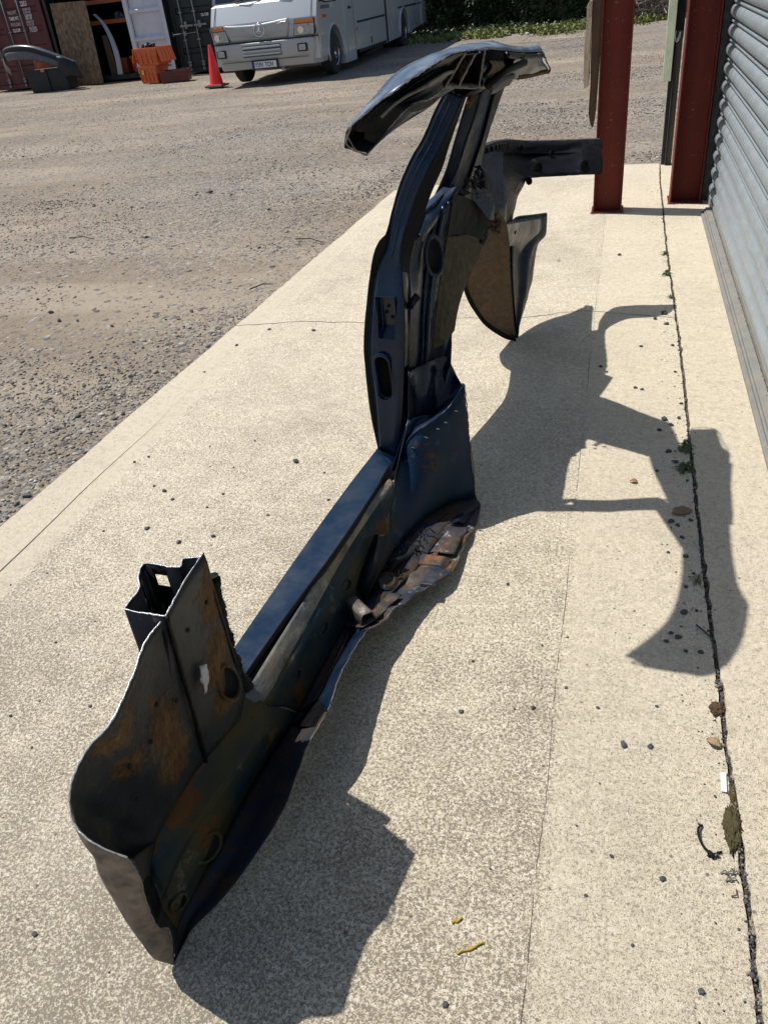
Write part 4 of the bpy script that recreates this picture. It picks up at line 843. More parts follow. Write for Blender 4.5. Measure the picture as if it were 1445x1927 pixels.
# slot through the pillar face
def stadium(c, w, h, M4, n=10):
    pts = []
    for k in range(n+1): t = math.pi*k/n; pts.append((w/2*math.cos(t), h/2-w/2+w/2*math.sin(t)))
    for k in range(n+1): t = math.pi+math.pi*k/n; pts.append((w/2*math.cos(t), -(h/2-w/2)+w/2*math.sin(t)))
    return [M4 @ Vector((x, 0, z)) for x, z in pts]
sc = at_pillar(.132, .40, 0)
Ms = Matrix.Translation(sc) @ Matrix.Rotation(-.06, 4, 'Y')
out = stadium(None, .050, .150, Ms)
bm = NB(); A = [bm.verts.new(p+Vector((0, -.04, 0))) for p in out]; Bq = [bm.verts.new(p+Vector((0, .05, 0))) for p in out]
bm.faces.new(A); bm.faces.new(Bq[::-1])
for i in range(len(out)): bm.faces.new([A[i], Bq[i], Bq[(i+1) % len(out)], A[(i+1) % len(out)]])
cut = part('slot', bm, M['hole'])
# striker recess
rc = at_pillar(.285, .47, 0)
bm = NB(); bx(bm, rc.x-.029, rc.x+.030, rc.y-.05, rc.y+.018, rc.z-.066, rc.z+.066); cut2 = part('recess', bm, M['hole'], bevel=.006)
boolean(pillar, cut); boolean(pillar, cut2)
apply_mods(pillar); bpy.data.objects.remove(cut); bpy.data.objects.remove(cut2)
bm = NB(); rings = []
for f, d in ((1.16, -.0035), (1.08, -.0085), (.99, -.0075), (.97, .012)):
    rings.append([bm.verts.new(sc.lerp(p, f)+Vector((0, d, 0))) for p in out])
for A, Bq in zip(rings, rings[1:]):
    for k in range(len(out)): bm.faces.new([A[k], A[(k+1) % len(out)], Bq[(k+1) % len(out)], Bq[k]])
part('slot_rim', bm, M['navy'], smooth=True)
# recessed striker pocket with sloping lower face and bolt holes
bm = NB()
c = rc; q = [(-.034, -.071), (.034, -.069), (.036, .070), (-.032, .070)]
o_ = [bm.verts.new((c.x+x, c.y-.006, c.z+z)) for x, z in q]
i_ = [bm.verts.new((c.x+x*.84, c.y+.022, c.z+z*(.95 if z > 0 else .45))) for x, z in q]
bm.faces.new(i_)
for k in range(4): bm.faces.new([o_[k], o_[(k+1) % 4], i_[(k+1) % 4], i_[k]])
pocket = part('striker_pocket', bm, M['navy'], bevel=.004)
for dx, dz in ((.0, .032), (-.008, .012), (.010, -.004)):
    bm = NB(); lathe(bm, [(.0065, 0), (.0065, -.002), (.003, -.002), (.003, .004), (0, .004)], 12, Matrix.Translation((c.x+dx, c.y+.0215, c.z+dz)), 'y')
    part('bolt_hole', bm, [M['black']], pocket if False else body, auto=40)
# welded ear and grommet stub on the seam
bm = NB(); p = Vector(pk[4])+Vector((.006, .0, -.012))
tube(bm, [p, p+Vector((.008, -.005, .018)), p+Vector((.026, .005, .040))], [.008, .011, .014], 8); part('grommet_stub', bm, M['armskin'], smooth=True)
# outer skin of the quarter (faces away from the camera)
o0 = tr(pf[:8], ds=.03, du=-.004)
ob_ = [(-.20, 2.28, .16), (-.26, 2.36, .22), (-.262, 2.45, .28), (-.27, 2.76, .31), (-.29, 3.0, .385), (-.305, 3.2, .42), (-.335, 3.46, .38)]
om_ = [(-.26, 2.35, .45), (-.28, 2.40, .55), (-.27, 2.45, .58), (-.28, 2.76, .60), (-.28, 3.0, .60), (-.27, 3.2, .60), (-.25, 3.4, .60)]
ot_ = [(-.20, 2.42, .92), (-.20, 2.45, .92), (-.19, 2.48, .91), (-.20, 2.76, .91), (-.21, 3.0, .92), (-.215, 3.2, .94), (-.20, 3.36, .95)]
bm = NB(); sheet(bm, [ob_, om_, ot_], 50, sub=4); part('outer_quarter_skin', bm, M['navy'], smooth=True, solid=.0015)
bm = NB(); sheet(bm, [tr(pf[:8], ds=.015), tr(pf[:8], ds=.07, du=-.008), tr(pf[:8], ds=.14, du=-.002)], 40, sub=2); part('outer_quarter_skin', bm, M['navy'], smooth=True, solid=.0015)
# foot of the pillar closing onto the sill
bm = NB(); sheet(bm, [[pf[0], pb[0], prr[0], pk[0], pk[1]], [B_[-1], tuple(Vector(B_[-1]).lerp(Vector(C_[-1]), .5)), C_[-1], tuple(Vector(D_[-1])+Vector((0, .03, 0))), PT['shelf_in'][0]]], 24, sub=3); part('pillar_foot', bm, M['navy'], auto=40, solid=.002)
bm = NB(); sheet(bm, [[pk[0], pk[1], pk[2]], [PT['shelf_out'][0], PT['shelf_in'][0], PT['w_top'][0]], [PT['wh_mid'][0], PT['shelf_out'][1], PT['shelf_in'][1]]], 24, sub=3); part('pillar_foot_gusset', bm, M['black'], smooth=True, solid=.002)
bm = NB(); sheet(bm, [[C_[-2], C_[-1], pk[0], tuple(Vector(pk[1])*.5+Vector(pk[0])*.5)], [tuple(Vector(E_[-2])+Vector((-.02, 0, -.01))), tuple(Vector(PT['wh_top'][0])+Vector((-.006, .01, -.004))), PT['wh_top'][1], PT['wh_top'][2]]], 20, sub=3); part('seam_filler', bm, M['black'], smooth=True, solid=.002)
# glazing channel between pillar and window slit
bm = NB(); sheet(bm, [pk[8:], [(p[0]-.018, p[1]+.02, p[2]-.002) for p in pk[8:]], [(p[0]-.035, p[1]+.03, p[2]-.004) for p in pk[8:]]], 40, sub=2)
part('glazing_channel', bm, M['black'], solid=.004, auto=40)
edge_tube('pinch_edge', [tuple(np.array(a_)*.55+np.array(b)*.45+np.array((0, -.006, 0))) for a_, b in zip(pb[6:], prr[6:])], .0018, M['navy_step'], 60, jag=0)
bm = NB(); sheet(bm, [tr(prr[5:], ds=-.0015), tr(pk[5:], ds=-.0015, du=.001)], 40); part('window_rubber', bm, M['rubber'], solid=.002)
edge_tube('pinch_edge', tr(prr, ds=-.002), .0016, M['black'], 90, jag=.0003)
edge_tube('pinch_edge', tr(pb, ds=-.003), .0011, M['navy_step'], 90, jag=0)

# ---- quarter inner panel ----
q0, q1, q2, q3, q4 = (PT['q%d' % i] for i in range(5))
bm = NB(); V = sheet(bm, [rs(pk[1:8], 7), tr(q1, du=0), q2, q3, q4], 70, sub=8)
for i, row in enumerate(V):
    for v in row:
        v.co.x += .006*math.sin(i*.55)*(1 if i > 2 else 0) + noise.noise(v.co*9)*.004
quart = part('quarter_inner_panel', bm, M['navy_flat'], smooth=True, solid=.002)
# long rib beside the seam and dusty vertical strip
for l, f, rr_, m in ((q1, .0, .006, 'navy_flat'), (lerpl(q1, q2, .45), 0, .009, 'navy'), (lerpl(q1, q2, .85), 0, .007, 'navy_flat')):
    edge_tube('pressed_rib', tr(l, du=.002), rr_, M[m], 60, jag=0, seg=8)
hole_ring((-.145, 2.60, .78), (1, -.45, .1), .034, .058, m_rim=M['navy'], depth=.02, name='round_aperture')
bm = NB(); sheet(bm, [tr([q2[5], q3[5], tuple(Vector(q4[5])+Vector((0,0,.02)))], du=.006), tr([q2[6], q3[6], q4[6]], du=.012, dz=.02)], 16, sub=4, wob=.004, wf=30); part('cavity_shade_sheet', bm, M['hole'], solid=.002)  # black sheet on the panel, painted shade in place of a real opening
# felt / sound deadening pad
fo = [Vector(p)+Vector((.008, -.002, 0)) for p in (q2[5], q3[5], tuple((np.array(q3[6])+np.array(q4[6]))/2), q4[6], q4[5], q4[4], q4[3], q4[2], q3[2], q2[2], tuple((np.array(q2[3])+np.array(q1[3]))/2*.5+np.array(q2[3])*.5), q2[4])]
bm = NB()
lines = [tr(q2[1:6], du=.006), tr([tuple(np.array(a_)*.5+np.array(b)*.5) for a_, b in zip(q2[1:6], q3[1:6])], du=.009), tr(q3[1:6], du=.009), tr(q4[1:6], du=.007)]
lines = [cr(l, 24)[5:] for l in lines]
sheet(bm, lines, 40, sub=6, wob=.005, wf=35); part('sound_pad', bm, M['felt2'], solid=.004, smooth=True)
edge_tube('pad_edge', tr(q4[2:], du=.002), .0018, M['felt'], 60)
# lower wedge and shelf of the wheel house
bm = NB(); sheet(bm, [tr(PT['w_top'], du=.003), [tuple((np.array(a_)+np.array(b))/2) for a_, b in zip(PT['w_top'], PT['shelf_in'])], PT['shelf_in']], 40, sub=4)
part('seat_side_panel', bm, M['navy'], smooth=True, solid=.0015)
bm = NB(); sheet(bm, [PT['shelf_in'], [tuple((np.array(a_)+np.array(b))/2+np.array((0, 0, .004))) for a_, b in zip(PT['shelf_in'], PT['shelf_out'])], PT['shelf_out']], 40, sub=4)
part('wheel_house_shelf', bm, M['navy_step'], smooth=True, solid=.0015)
wt, wm, wb = PT['wh_top'], PT['wh_mid'], PT['wh_bot']
bm = NB(); V = sheet(bm, [wt, [tuple(np.array(a_)*.85+np.array(b)*.15+np.array((.004, -.01, 0))) for a_, b in zip(wt, wm)], wm, wb], 60, sub=6, wob=.004, wf=11)
part('wheel_house_front', bm, M['wheelhouse'], smooth=True, solid=.002)
edge_tube('weld_seam', tr(wt[1:], du=.001, ds=-.004), .003, M['navy'], 60, jag=0)
for t in (.42, .55, .66, .74, .86):
    p = Vector(cr(wt, 101)[int(t*100)])*.8+Vector(cr(wm, 101)[int(t*100)])*.2+Vector((.008, -.012, 0))
    bm = NB(); lathe(bm, [(.0075, 0), (.006, .0015), (0, .002)], 9, Matrix.Translation(p) @ Matrix.Rotation(-.9, 4, 'X') @ Matrix.Diagonal((1, .7, 1, 1))); part('spot_weld', bm, M['ledge'])
edge_tube('arch_cut_edge', [wt[-1], (.034, 2.36, .35), wm[-1], (.055, 2.34, .14), wb[-1], (.0873, 2.3031, .003)], .0022, M['dullcut'], 80, jag=.003)
bm = NB(); sheet(bm, [wb, [(-.02, 1.90, .045), (-.005, 1.98, .04), (.02, 2.06, .035), (.045, 2.14, .03), (.07, 2.22, .025), (.085, 2.27, .02), (.088, 2.305, .01)]], 50, sub=3, wob=.004, wf=30)
part('wheel_house_foot', bm, M['flange'], smooth=True, solid=.003)
# inside arch shell seen past the cut edge
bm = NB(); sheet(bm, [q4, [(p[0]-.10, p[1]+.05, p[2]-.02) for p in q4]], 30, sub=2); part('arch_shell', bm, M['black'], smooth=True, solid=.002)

# ---- C pillar ----
c0, c1, c2, c3 = (PT['c%d' % i] for i in range(4))
bm = NB(); V = sheet(bm, [c0, tr(c1, du=.006), tr(lerpl(c1, c2, .5, 7), du=-.006), c2, c3], 50, sub=4)
for row in V:
    for v in row: v.co.x += noise.noise(v.co*12)*.002
part('rear_pillar', bm, [M['navy_flat']], smooth=True, solid=.002)
bm = NB(); sheet(bm, [tr(c2, du=.008, ds=-.004), tr(lerpl(c2, c3, .5, 7), du=.012), tr(c3, du=.004)], 40, sub=4, wob=.004, wf=25); part('scuffed_trim_strip', bm, M['armskin'], smooth=True, solid=.002)
bm = NB(); sheet(bm, [tr(c0, ds=.0), tr(c0, du=-.004, ds=.03), tr(c0, du=-.015, ds=.08)], 30); part('window_flange', bm, M['armskin'], auto=40, solid=.002)
edge_tube('pinch_edge', tr(c1, du=.010), .0025, M['navy_step'], 50, jag=0)
edge_tube('pinch_edge', tr(c2, du=.008), .0025, M['black'], 50, jag=0)
# window ledge in lighter paint that stands in for light on it
la = PT['wl_a']
lb = PT['wl_b']
bm = NB(); sheet(bm, [tr(la, du=-.03), la, tr(lb, du=.004), tr(lb, du=.006, dz=-.02)], 30, sub=2); part('window_ledge', bm, M['navy_step'], smooth=True, solid=.002)
# folded bracket plate and torn scraps at the junction
br = [Vector(p) for p in PT['br']]
bm = NB(); f0 = [bm.verts.new(p+Vector((.01, -.01, 0))) for p in br]; bm.faces.new(f0)
g0 = [bm.verts.new(br[1]+Vector((.01, -.01, 0))), bm.verts.new(br[2]+Vector((.01, -.01, 0))), bm.verts.new(br[2]+Vector((-.02, .04, .02))), bm.verts.new(br[1]+Vector((-.02, .04, .02)))]
bm.faces.new(g0); part('folded_bracket', bm, M['navy'], solid=.003)
bm = NB()
for k in range(26):
    c = Vector((random.uniform(-.13, -.08), random.uniform(2.86, 2.98), random.uniform(.90, .97))); n_ = 5
    ring = [bm.verts.new(c+Vector((random.uniform(-.02, .02), random.uniform(-.02, .02), random.uniform(-.025, .025)))) for _ in range(3)]
    bm.faces.new(ring)
tag(part('torn_metal_scraps', bm, M['armskin'], solid=.002), kind='stuff')

# ---- roof rail ----
def lin(l, n):
    A = np.array(l, float); t = np.concatenate([[0], np.cumsum(np.linalg.norm(np.diff(A, axis=0), axis=1))]); q = np.linspace(0, t[-1], n)
    return [np.array([np.interp(v, t, A[:, k]) for k in range(3)]) for v in q]
r1, r2, r3 = PT['r1'], PT['r2'], PT['r3']
r1o = tr(r1, du=-.008, dz=-.03); r1u = [tuple(p) for p in cr(PT['r3h'], 11)]
bm = NB(); sheet(bm, [r3, r1u, r1o, tr(r1, dz=-.008, du=-.002)], 80, sub=2); part('roof_rail_outer', bm, M['navy'], smooth=True, solid=.0025)
r1c = cr(r1, 60); r2c = lin(r2, 60)
bm = NB(); sheet(bm, [[tuple(p+np.array((-.002, 0, -.008))) for p in r1c], [tuple(p) for p in r1c], [tuple(a_*.5+b*.5+np.array((0, 0, .005))) for a_, b in zip(r1c, r2c)], [tuple(p) for p in r2c]], 60, sub=2, wob=.002, wf=14)
part('roof_rail_skin', bm, M['bleached'], smooth=True, solid=.0025)
bm = NB(); sheet(bm, [tr(r3, dz=.003, du=-.001), tr(r1u, du=.004, dz=.004), tr(r1o, du=.005), tr(r1, du=.004, dz=-.008), tr(r2, dz=-.004)], 50); part('roof_rail_cavity', bm, M['hole'], smooth=True)  # black lining paints in the darkness of the hollow rail
R2 = lin(r2, 101); R3 = cr(r3, 101)
def rp(t, f, push=0): 
    p = R2[int(round(t*100))]*(1-f)+R3[int(round(t*100))]*f; return Vector(p)+Vector((-push, 0, -push*.2))
def rpanel(name, t0, t1, fs, pushes, m, n=16, wob=.003, solid=.0025):
    bm = NB(); rows = []
    for f, pu in zip(fs, pushes): rows.append([tuple(rp(t0+(t1-t0)*k/(n-1), f, pu)) for k in range(n)])
    sheet(bm, rows, n, sub=3, wob=wob, wf=30); return part(name, bm, m, solid=solid, smooth=True)
# tip section: folded inner skin with a bright fold line
rpanel('roof_rail_inner', .02, .30, (0, .12, .34, .5, .72, 1), (0, .012, .030, .006, .016, .0), M['black'])
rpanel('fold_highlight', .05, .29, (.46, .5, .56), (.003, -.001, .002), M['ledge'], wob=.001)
bm = NB(); cv = [bm.verts.new(p) for p in ((.150, 2.0, 1.402), (.196, 2.105, 1.397), (.170, 2.16, 1.398), (.12, 2.2, 1.395), (.10, 2.05, 1.397))]; bm.faces.new(cv); part('roof_skin_corner', bm, M['bleached'], solid=.002)
# two box openings with a divider between them
for t in (.305, .375, .505):
    edge_tube('box_divider', [tuple(rp(t, f, 0)) for f in (.0, .3, .6, 1.0)], .0028, M['ledge'], 30)
    bm = NB(); a_ = [tuple(rp(t, f, 0)) for f in (0, .5, 1)]; b_ = [tuple(Vector(p)+Vector((-.03, .02, -.005))) for p in a_]
    sheet(bm, [a_, b_], 8); part('box_web', bm, M['armskin'], solid=.002)
rpanel('box_floor', .30, .52, (.82, .92, 1.0), (.012, .002, 0), M['armskin'])
rpanel('roof_bracket', .52, .70, (.22, .4, .62, .8, 1.0), (.02, .002, .012, .0, .0), M['armskin'], wob=.008)
rpanel('roof_bracket', .545, .66, (.30, .42, .58, .68), (-.004, -.012, -.010, .0), M['felt'], wob=.004)
rpanel('roof_bracket', .70, .80, (.55, .75, 1.0), (.004, .0, .0), M['armskin'], wob=.006)
rpanel('header_joint', .58, .82, (.80, .95, 1.25), (-.006, -.012, -.004), M['armskin'], wob=.005)
rpanel('header_stub_panel', .80, 1.0, (.12, .3, .6, .85, 1.0), (-.002, .008, .004, -.002, 0), M['navy'], wob=.004)
rpanel('header_stub_rust', .86, 1.0, (.90, 1.0, 1.03), (-.005, -.006, 0), M['rust'], wob=.001)
edge_tube('cut_edge', [tuple(rp(t, 0, 0)) for t in np.linspace(.01, .60, 14)], .0013, M['ledge'], 120, jag=.003)
edge_tube('cut_edge', [tuple(rp(t, 1, 0)) for t in np.linspace(0, .62, 14)], .002, M['dullcut'], 100, jag=.002)
edge_tube('cut_edge', [r1[0], r2[0], tuple(rp(0, .5, .03)), r3[0], tuple(Vector(r3[0])+Vector((-.03, .01, .01))), r1[0]], .002, M['dullcut'], 60)
edge_tube('cut_edge', [tuple(Vector(r1[-1])), tuple(rp(1, 0, 0)), tuple(rp(1, .5, -.004)), tuple(rp(1, 1, 0)), tuple(Vector(r1u[-1])), tuple(Vector(r1[-1]))], .0024, M['armskin'], 60, jag=.003)
# roof seal channel bridging over the hollow
edge_tube('drip_channel', [tuple(Vector(p)+Vector((.01, 0, -.012))) for p in R2[66:100:6]], .007, M['armskin'], 40, jag=.001)
bm = NB(); sheet(bm, [[pf[-1], pb[-1], prr[-1], pk[-1]], PT['phead'], PT['phead2']], 20, sub=2, wob=.003, wf=20); part('pillar_head', bm, M['armskin'], smooth=True, solid=.002)
# gusset joining pillars to rail
bm = NB(); sheet(bm, [[tuple(Vector(pk[-1])+Vector((-.03, 0, .0))), pk[-1], c0[-1], c2[-1], c3[-1]], [tuple(rp(.52, 1, 0)), tuple(rp(.58, 1, 0)), tuple(rp(.64, 1, 0)), tuple(rp(.72, 1, 0)), tuple(rp(.78, 1, 0))]], 30, sub=5, wob=.006, wf=25)
part('pillar_head_gusset', bm, M['armskin'], smooth=True, solid=.002)
bm = NB(); p = Vector(pk[-1]); tube(bm, [p+Vector((.0, .015, -.03)), p+Vector((.012, .03, .0)), p+Vector((.02, .04, .02))], [.006, .010, .008], 6); part('rust_scab', bm, M['rust'], smooth=True)
bm = NB(); p = Vector(rp(.54, .97, -.01)); tube(bm, [p, p+Vector((.02, .10, .02)), p+Vector((.05, .2, .03))], .010, 10); part('drain_tube', bm, M['black'], smooth=True)

# ---- waist arm ----
at_, am, ab = PT['a_t'], PT['a_m'], PT['a_b']
bm = NB(); V = sheet(bm, [tr(at_, du=-.02, ds=.02), at_, tr(lerpl(at_, am, .8, 7), du=.004), tr(am, du=-.004), tr(lerpl(am, ab, .5, 7), du=.006), ab, tr(ab, du=-.02, dz=.004)], 70, sub=3, wob=.003, wf=14)
part('rear_waist_rail', bm, M['armskin'], smooth=True, solid=.003)
edge_tube('cut_edge', tr(at_, dz=.001), .002, M['dullcut'], 90, jag=.002)
bm = NB(); sheet(bm, [at_[-2:], ab[-2:]], 8, sub=4); part('rail_end_skin', bm, M['black'], solid=.003)
for k in range(9):
    t = .06+.048*k; p = Vector(cr(at_, 101)[int(t*100)])*.62+Vector(cr(am, 101)[int(t*100)])*.38; d = Vector(cr(at_, 101)[int(t*100)+2])-Vector(cr(at_, 101)[int(t*100)])
    d.normalize(); bm = NB(); vv = [bm.verts.new(p+Vector((.010, -.004, 0))+d*sx*.017+Vector((0, 0, sz*.011))) for sx, sz in ((-1, -1), (1, -1), (1, 1), (-1, 1))]; bm.faces.new(vv)
    part('slot_shade_plate', bm, M['hole'], solid=.006, bevel=.002)  # near-black plates stand in for the shade in the slot recesses
for px, dz in ((.60, .2), (.80, .35), (.92, .75), (.70, .75)):
    p = Vector(cr(at_, 101)[int(px*100)])*(1-dz)+Vector(cr(ab, 101)[int(px*100)])*dz
    hole_ring(p+Vector((.006, -.006, 0)), (.85, -.5, .1), .012 if dz < .5 else .022, .012 if dz < .5 else .022, m_rim=M['black'], depth=.006)
for px in (.62, .16):
    p = Vector(cr(ab, 101)[int(px*100)]); bm = NB()
    lathe(bm, [(.018, -.0025), (.018, .0025), (.007, .0025), (.007, -.0025), (.018, -.0025)], 14, Matrix.Translation(p+Vector((0, 0, -.014))) @ Matrix.Rotation(-.4, 4, 'Z'), 'y'); part('fixing_ear', bm, M['black'], auto=40)
# rear post below the rail
vl, vm, vr = PT['v_l'], PT['v_m'], PT['v_r']
bm = NB(); sheet(bm, [vl, tr(lerpl(vl, vm, .5, 5), du=.012), vm, vr, tr(vr, du=-.02, ds=.03)], 40, sub=4, wob=.004, wf=18); part('rear_post', bm, M['armskin'], smooth=True, solid=.003)
bm = NB(); p = Vector(vr[4])+Vector((.004, 0, .012)); lathe(bm, [(.018, -.0025), (.018, .0025), (.007, .0025), (.007, -.0025), (.018, -.0025)], 14, Matrix.Translation(p+Vector((.008, 0, 0))), 'y'); part('fixing_ear', bm, M['black'], auto=40)
# liner and its rim, tail panel
ll, lr, lrim = PT['l_l'], PT['l_r'], PT['l_rim']
bm = NB(); sheet(bm, [ll, tr(lerpl(ll, lr, .5, 10), du=-.012), lr], 50, sub=8, wob=.004, wf=20); part('wheel_arch_liner', bm, M['felt'], smooth=True, solid=.005)
bm = NB(); sheet(bm, [tr(lrim, ds=.0), ll, tr(ll, du=.004, ds=.01)], 60, sub=2, wob=.001); part('arch_rim', bm, M['rubber'], smooth=True, solid=.004)
bm = NB(); p = Vector(ll[0])+Vector((.012, .02, .0))
for k in range(30):
    c = p+Vector((random.uniform(-.005, .028), random.uniform(-.01, .05), random.uniform(-.04, .02))); ring = [bm.verts.new(c+Vector((random.uniform(-.012, .012),)*1+(random.uniform(-.012, .012), random.uniform(-.016, .016)))) for _ in range(4)]
    bm.faces.new(ring)
tag(part('frayed_liner_top', bm, M['rust'], solid=.002), kind='stuff')
tl, trr, tt, tt2 = PT['t_l'], PT['t_r'], PT['t_top'], PT['t_top2']
bm = NB(); V = sheet(bm, [tl, tr(lerpl(tl, trr, .35, 7), ds=.03, du=-.015), tr(lerpl(tl, trr, .7, 7), du=.004), trr, tr(trr, du=-.012, ds=.02)], 50, sub=4, wob=.005, wf=14)
part('tail_panel', bm, M['navy_flat'], smooth=True, solid=.003)
bm = NB(); sheet(bm, [tr(tt, dz=-.002, du=-.01, ds=.03), tr(tt, ds=-.002), tr(tt, ds=-.012, dz=-.012), tr(tt2, ds=-.012, dz=.012), tr(tt2, ds=-.002)], 30, sub=2); part('bumper_mount_channel', bm, M['black'], auto=40, solid=.003)
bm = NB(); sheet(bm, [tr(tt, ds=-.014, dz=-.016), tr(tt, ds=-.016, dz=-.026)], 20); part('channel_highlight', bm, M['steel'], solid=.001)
# outer skin behind the liner
bm = NB(); sheet(bm, [PT['rq_t'], PT['rq_b']], 24, sub=3); part('outer_quarter_skin', bm, M['navy'], smooth=True, solid=.002)
bm = NB(); sheet(bm, [tr(lrim, du=-.004, ds=.01), tr(lerpl(lrim, [tuple(p) for p in cr(trr, 10)], .5, 10), du=-.03, ds=.0), tr([tuple(p) for p in cr(trr, 10)], du=-.006)], 40, sub=4)
for v in bm.verts: v.co.z = max(.006, v.co.z)
part('outer_bumper_corner', bm, M['navy'], smooth=True, solid=.002)
bm = NB(); sheet(bm, [[ot_[-2], ot_[-1], (-.175, 3.5, .93)], [(-.27, 3.2, .60), (-.24, 3.4, .66), (-.17, 3.55, .72)], [(-.33, 3.44, .42), (-.28, 3.5, .50), (-.2, 3.62, .56)]], 24, sub=3)
part('outer_quarter_skin', bm, M['navy'], smooth=True, solid=.002)

# ---------------- steel columns ----------------
def column(x0, x1, y0, dy, label, name='steel_column'):
    c = ((x0+x1)/2, y0+dy/2, 0); t = thing(name, label, 'column', c, 0, 'red oxide steel columns')
    hw = (x1-x0)/2; hd = dy/2
    for s in (-1, 1):
        bm = NB(); bx(bm, *(sorted((s*hw, s*(hw-.010)))), -hd, hd, .012, 3.0); obj('flange', bm, M['redox'], t, bevel=.002)
    bm = NB(); bx(bm, -hw+.010, hw-.010, -.004, .004, .012, 3.0); obj('web', bm, M['redox'], t)
    bm = NB(); bx(bm, -hw-.012, hw+.012, -hd-.012, hd+.012, 0.004, .012); obj('base_plate', bm, M['redox'], t)
    bm = NB()
    for k in range(90):
        a_ = random.choice((0, 1)); c = Vector((random.uniform(-hw-.02, hw+.02), -hd-random.uniform(.008, .03), .006)); s_ = random.uniform(.002, .006)
        v = [bm.verts.new(c+Vector(d)*s_) for d in ((-1, -1, 0), (1, -1, 0), (0, 1, 0), (0, 0, 1))]; bm.faces.new([v[0], v[1], v[3]]); bm.faces.new([v[1], v[2], v[3]]); bm.faces.new([v[2], v[0], v[3]])
    tag(obj('foot_dirt', bm, M['soil'], t), kind='stuff')
    return t
column(-.165, .035, 6.17, .15, 'red steel column standing free, with old timber on its left side')
column(.375, .585, 6.35, .2, 'dark red steel column beside the roller shutter guide rail')
# timbers fixed to the free column
def plank(name, label, m, x0, x1, y0, y1, z0, z1, pts):
    t = ((x0+x1)/2, y0, z0); bm = NB(); prism(bm, [(x-t[0], z-t[2]) for x, z in pts], 'y', 0, y1-y0)
    bmesh.ops.triangulate(bm, faces=[f for f in bm.faces if len(f.verts) > 4])
    o = obj(name, bm, m, bevel=.003); o.location = t; tag(o, label, 'timber', 'old timbers on the steel column'); return o
plank('timber_board', 'pale weathered split timber, the outer and shorter board on the red column', M['palewood'], -.27, -.22, 6.19, 6.24, .82, 1.33,
      [(-.262, .82), (-.232, .83), (-.236, .9), (-.232, 1.0), (-.233, 1.1), (-.230, 1.2), (-.229, 1.32), (-.245, 1.328), (-.262, 1.30), (-.267, 1.15), (-.270, 1.02), (-.268, .9)])
plank('timber_board', 'dark brown timber with a broken pointed end, against the red column', M['brownwood'], -.24, -.17, 6.20, 6.28, .57, 2.2,
      [(-.190, .575), (-.182, .62), (-.176, .72), (-.172, .84), (-.168, 1.0), (-.168, 2.2), (-.230, 2.2), (-.228, 1.3), (-.227, 1.0), (-.222, .84), (-.222, .72), (-.226, .66), (-.215, .61), (-.203, .595), (-.200, .572)])

# ---------------- roller shutter ----------------
SX = .655
sh = thing('roller_shutter', 'closed silver grey roller shutter door with curved horizontal slats', 'roller shutter', (SX, 3.2, 0))
o_ = (SX, 3.2, 0); PITCH = .107
def slatmesh():
    bm = NB(); prof = []
    for k in range(9):     # big roll facing -X
        t = -math.pi/2+math.pi*k/8; prof.append((-.030*math.cos(t), .002+.0385+.0385*math.sin(t)))
    for k in range(6):
        t = -math.pi/2+math.pi*k/5; prof.append((-.015*math.cos(t)-.001, .083+.0105+.0105*math.sin(t)))
    prof.append((.002, .107))
    A = [bm.verts.new((x, -3.05, z)) for x, z in prof]; B = [bm.verts.new((x, 3.2, z)) for x, z in prof]
    for i in range(len(prof)-1): bm.faces.new([A[i], A[i+1], B[i+1], B[i]])
    me = bpy.data.meshes.new('slat'); bm.to_mesh(me); bm.free(); me.materials.append(M['galv']); me.shade_smooth(); me.set_sharp_from_angle(angle=R(50)); return me
sm_ = slatmesh()
for k in range(27):
    o = bpy.data.objects.new('slat', sm_); COL.objects.link(o); o.parent = sh; o.location = (random.uniform(-.0012, .0012), 0, .075+PITCH*k)
    md = o.modifiers.new('s', 'SOLIDIFY'); md.thickness = .0015
def sb(name, x0, x1, y0, y1, z0, z1, m, parent=sh, of=o_, bevel=.002): bm = NB(); bx(bm, x0, x1, y0, y1, z0, z1); return obj(name, bm, M[m], parent, off=of, bevel=bevel)
sb('bottom_rail', SX-.022, SX+.01, .12, 6.4, .008, .072, 'railgrey')
sb('backing', SX+.03, SX+.04, .1, 6.4, 0.006, 3.0, 'darkpost')
sb('guide_rail', SX-.060, SX-.004, 6.41, 6.47, .006, 3.0, 'galvdark'); sb('guide_lip', SX-.004, SX+.002, 6.40, 6.41, .012, 3.0, 'railgrey', bevel=0)
sb('guide_rail', SX-.04, SX+.02, -.02, .1, .006, 3.0, 'galvdark')
st = thing('threshold_strip', 'stepped grey steel threshold running along the foot of the shutter', 'threshold', (.6, 3.2, 0))
for x0, x1, z1 in ((.566, .584, .022), (.584, .594, .034), (.594, .631, .044)):
    bm = NB(); bx(bm, x0, x1, .0, 6.05, .005, z1); obj('step', bm, M['railgrey'], st, off=(.6, 3.2, 0), bevel=.0025)
bm = NB()
for k in range(500):
    y = random.uniform(.1, 6.0); x = .6315+random.gauss(0, .0035); s = random.uniform(.001, .0035)
    v = [bm.verts.new((x+dx*s, y+dy*s*1.5, .044+dz*s)) for dx, dy, dz in ((-1, -1, 0), (1, -1, 0), (0, 1, 0), (0, 0, 1))]
    bm.faces.new([v[0], v[1], v[3]]); bm.faces.new([v[1], v[2], v[3]]); bm.faces.new([v[2], v[0], v[3]])
tag(obj('dirt_line', bm, M['soil'], st, off=(.6, 3.2, 0)), kind='stuff')
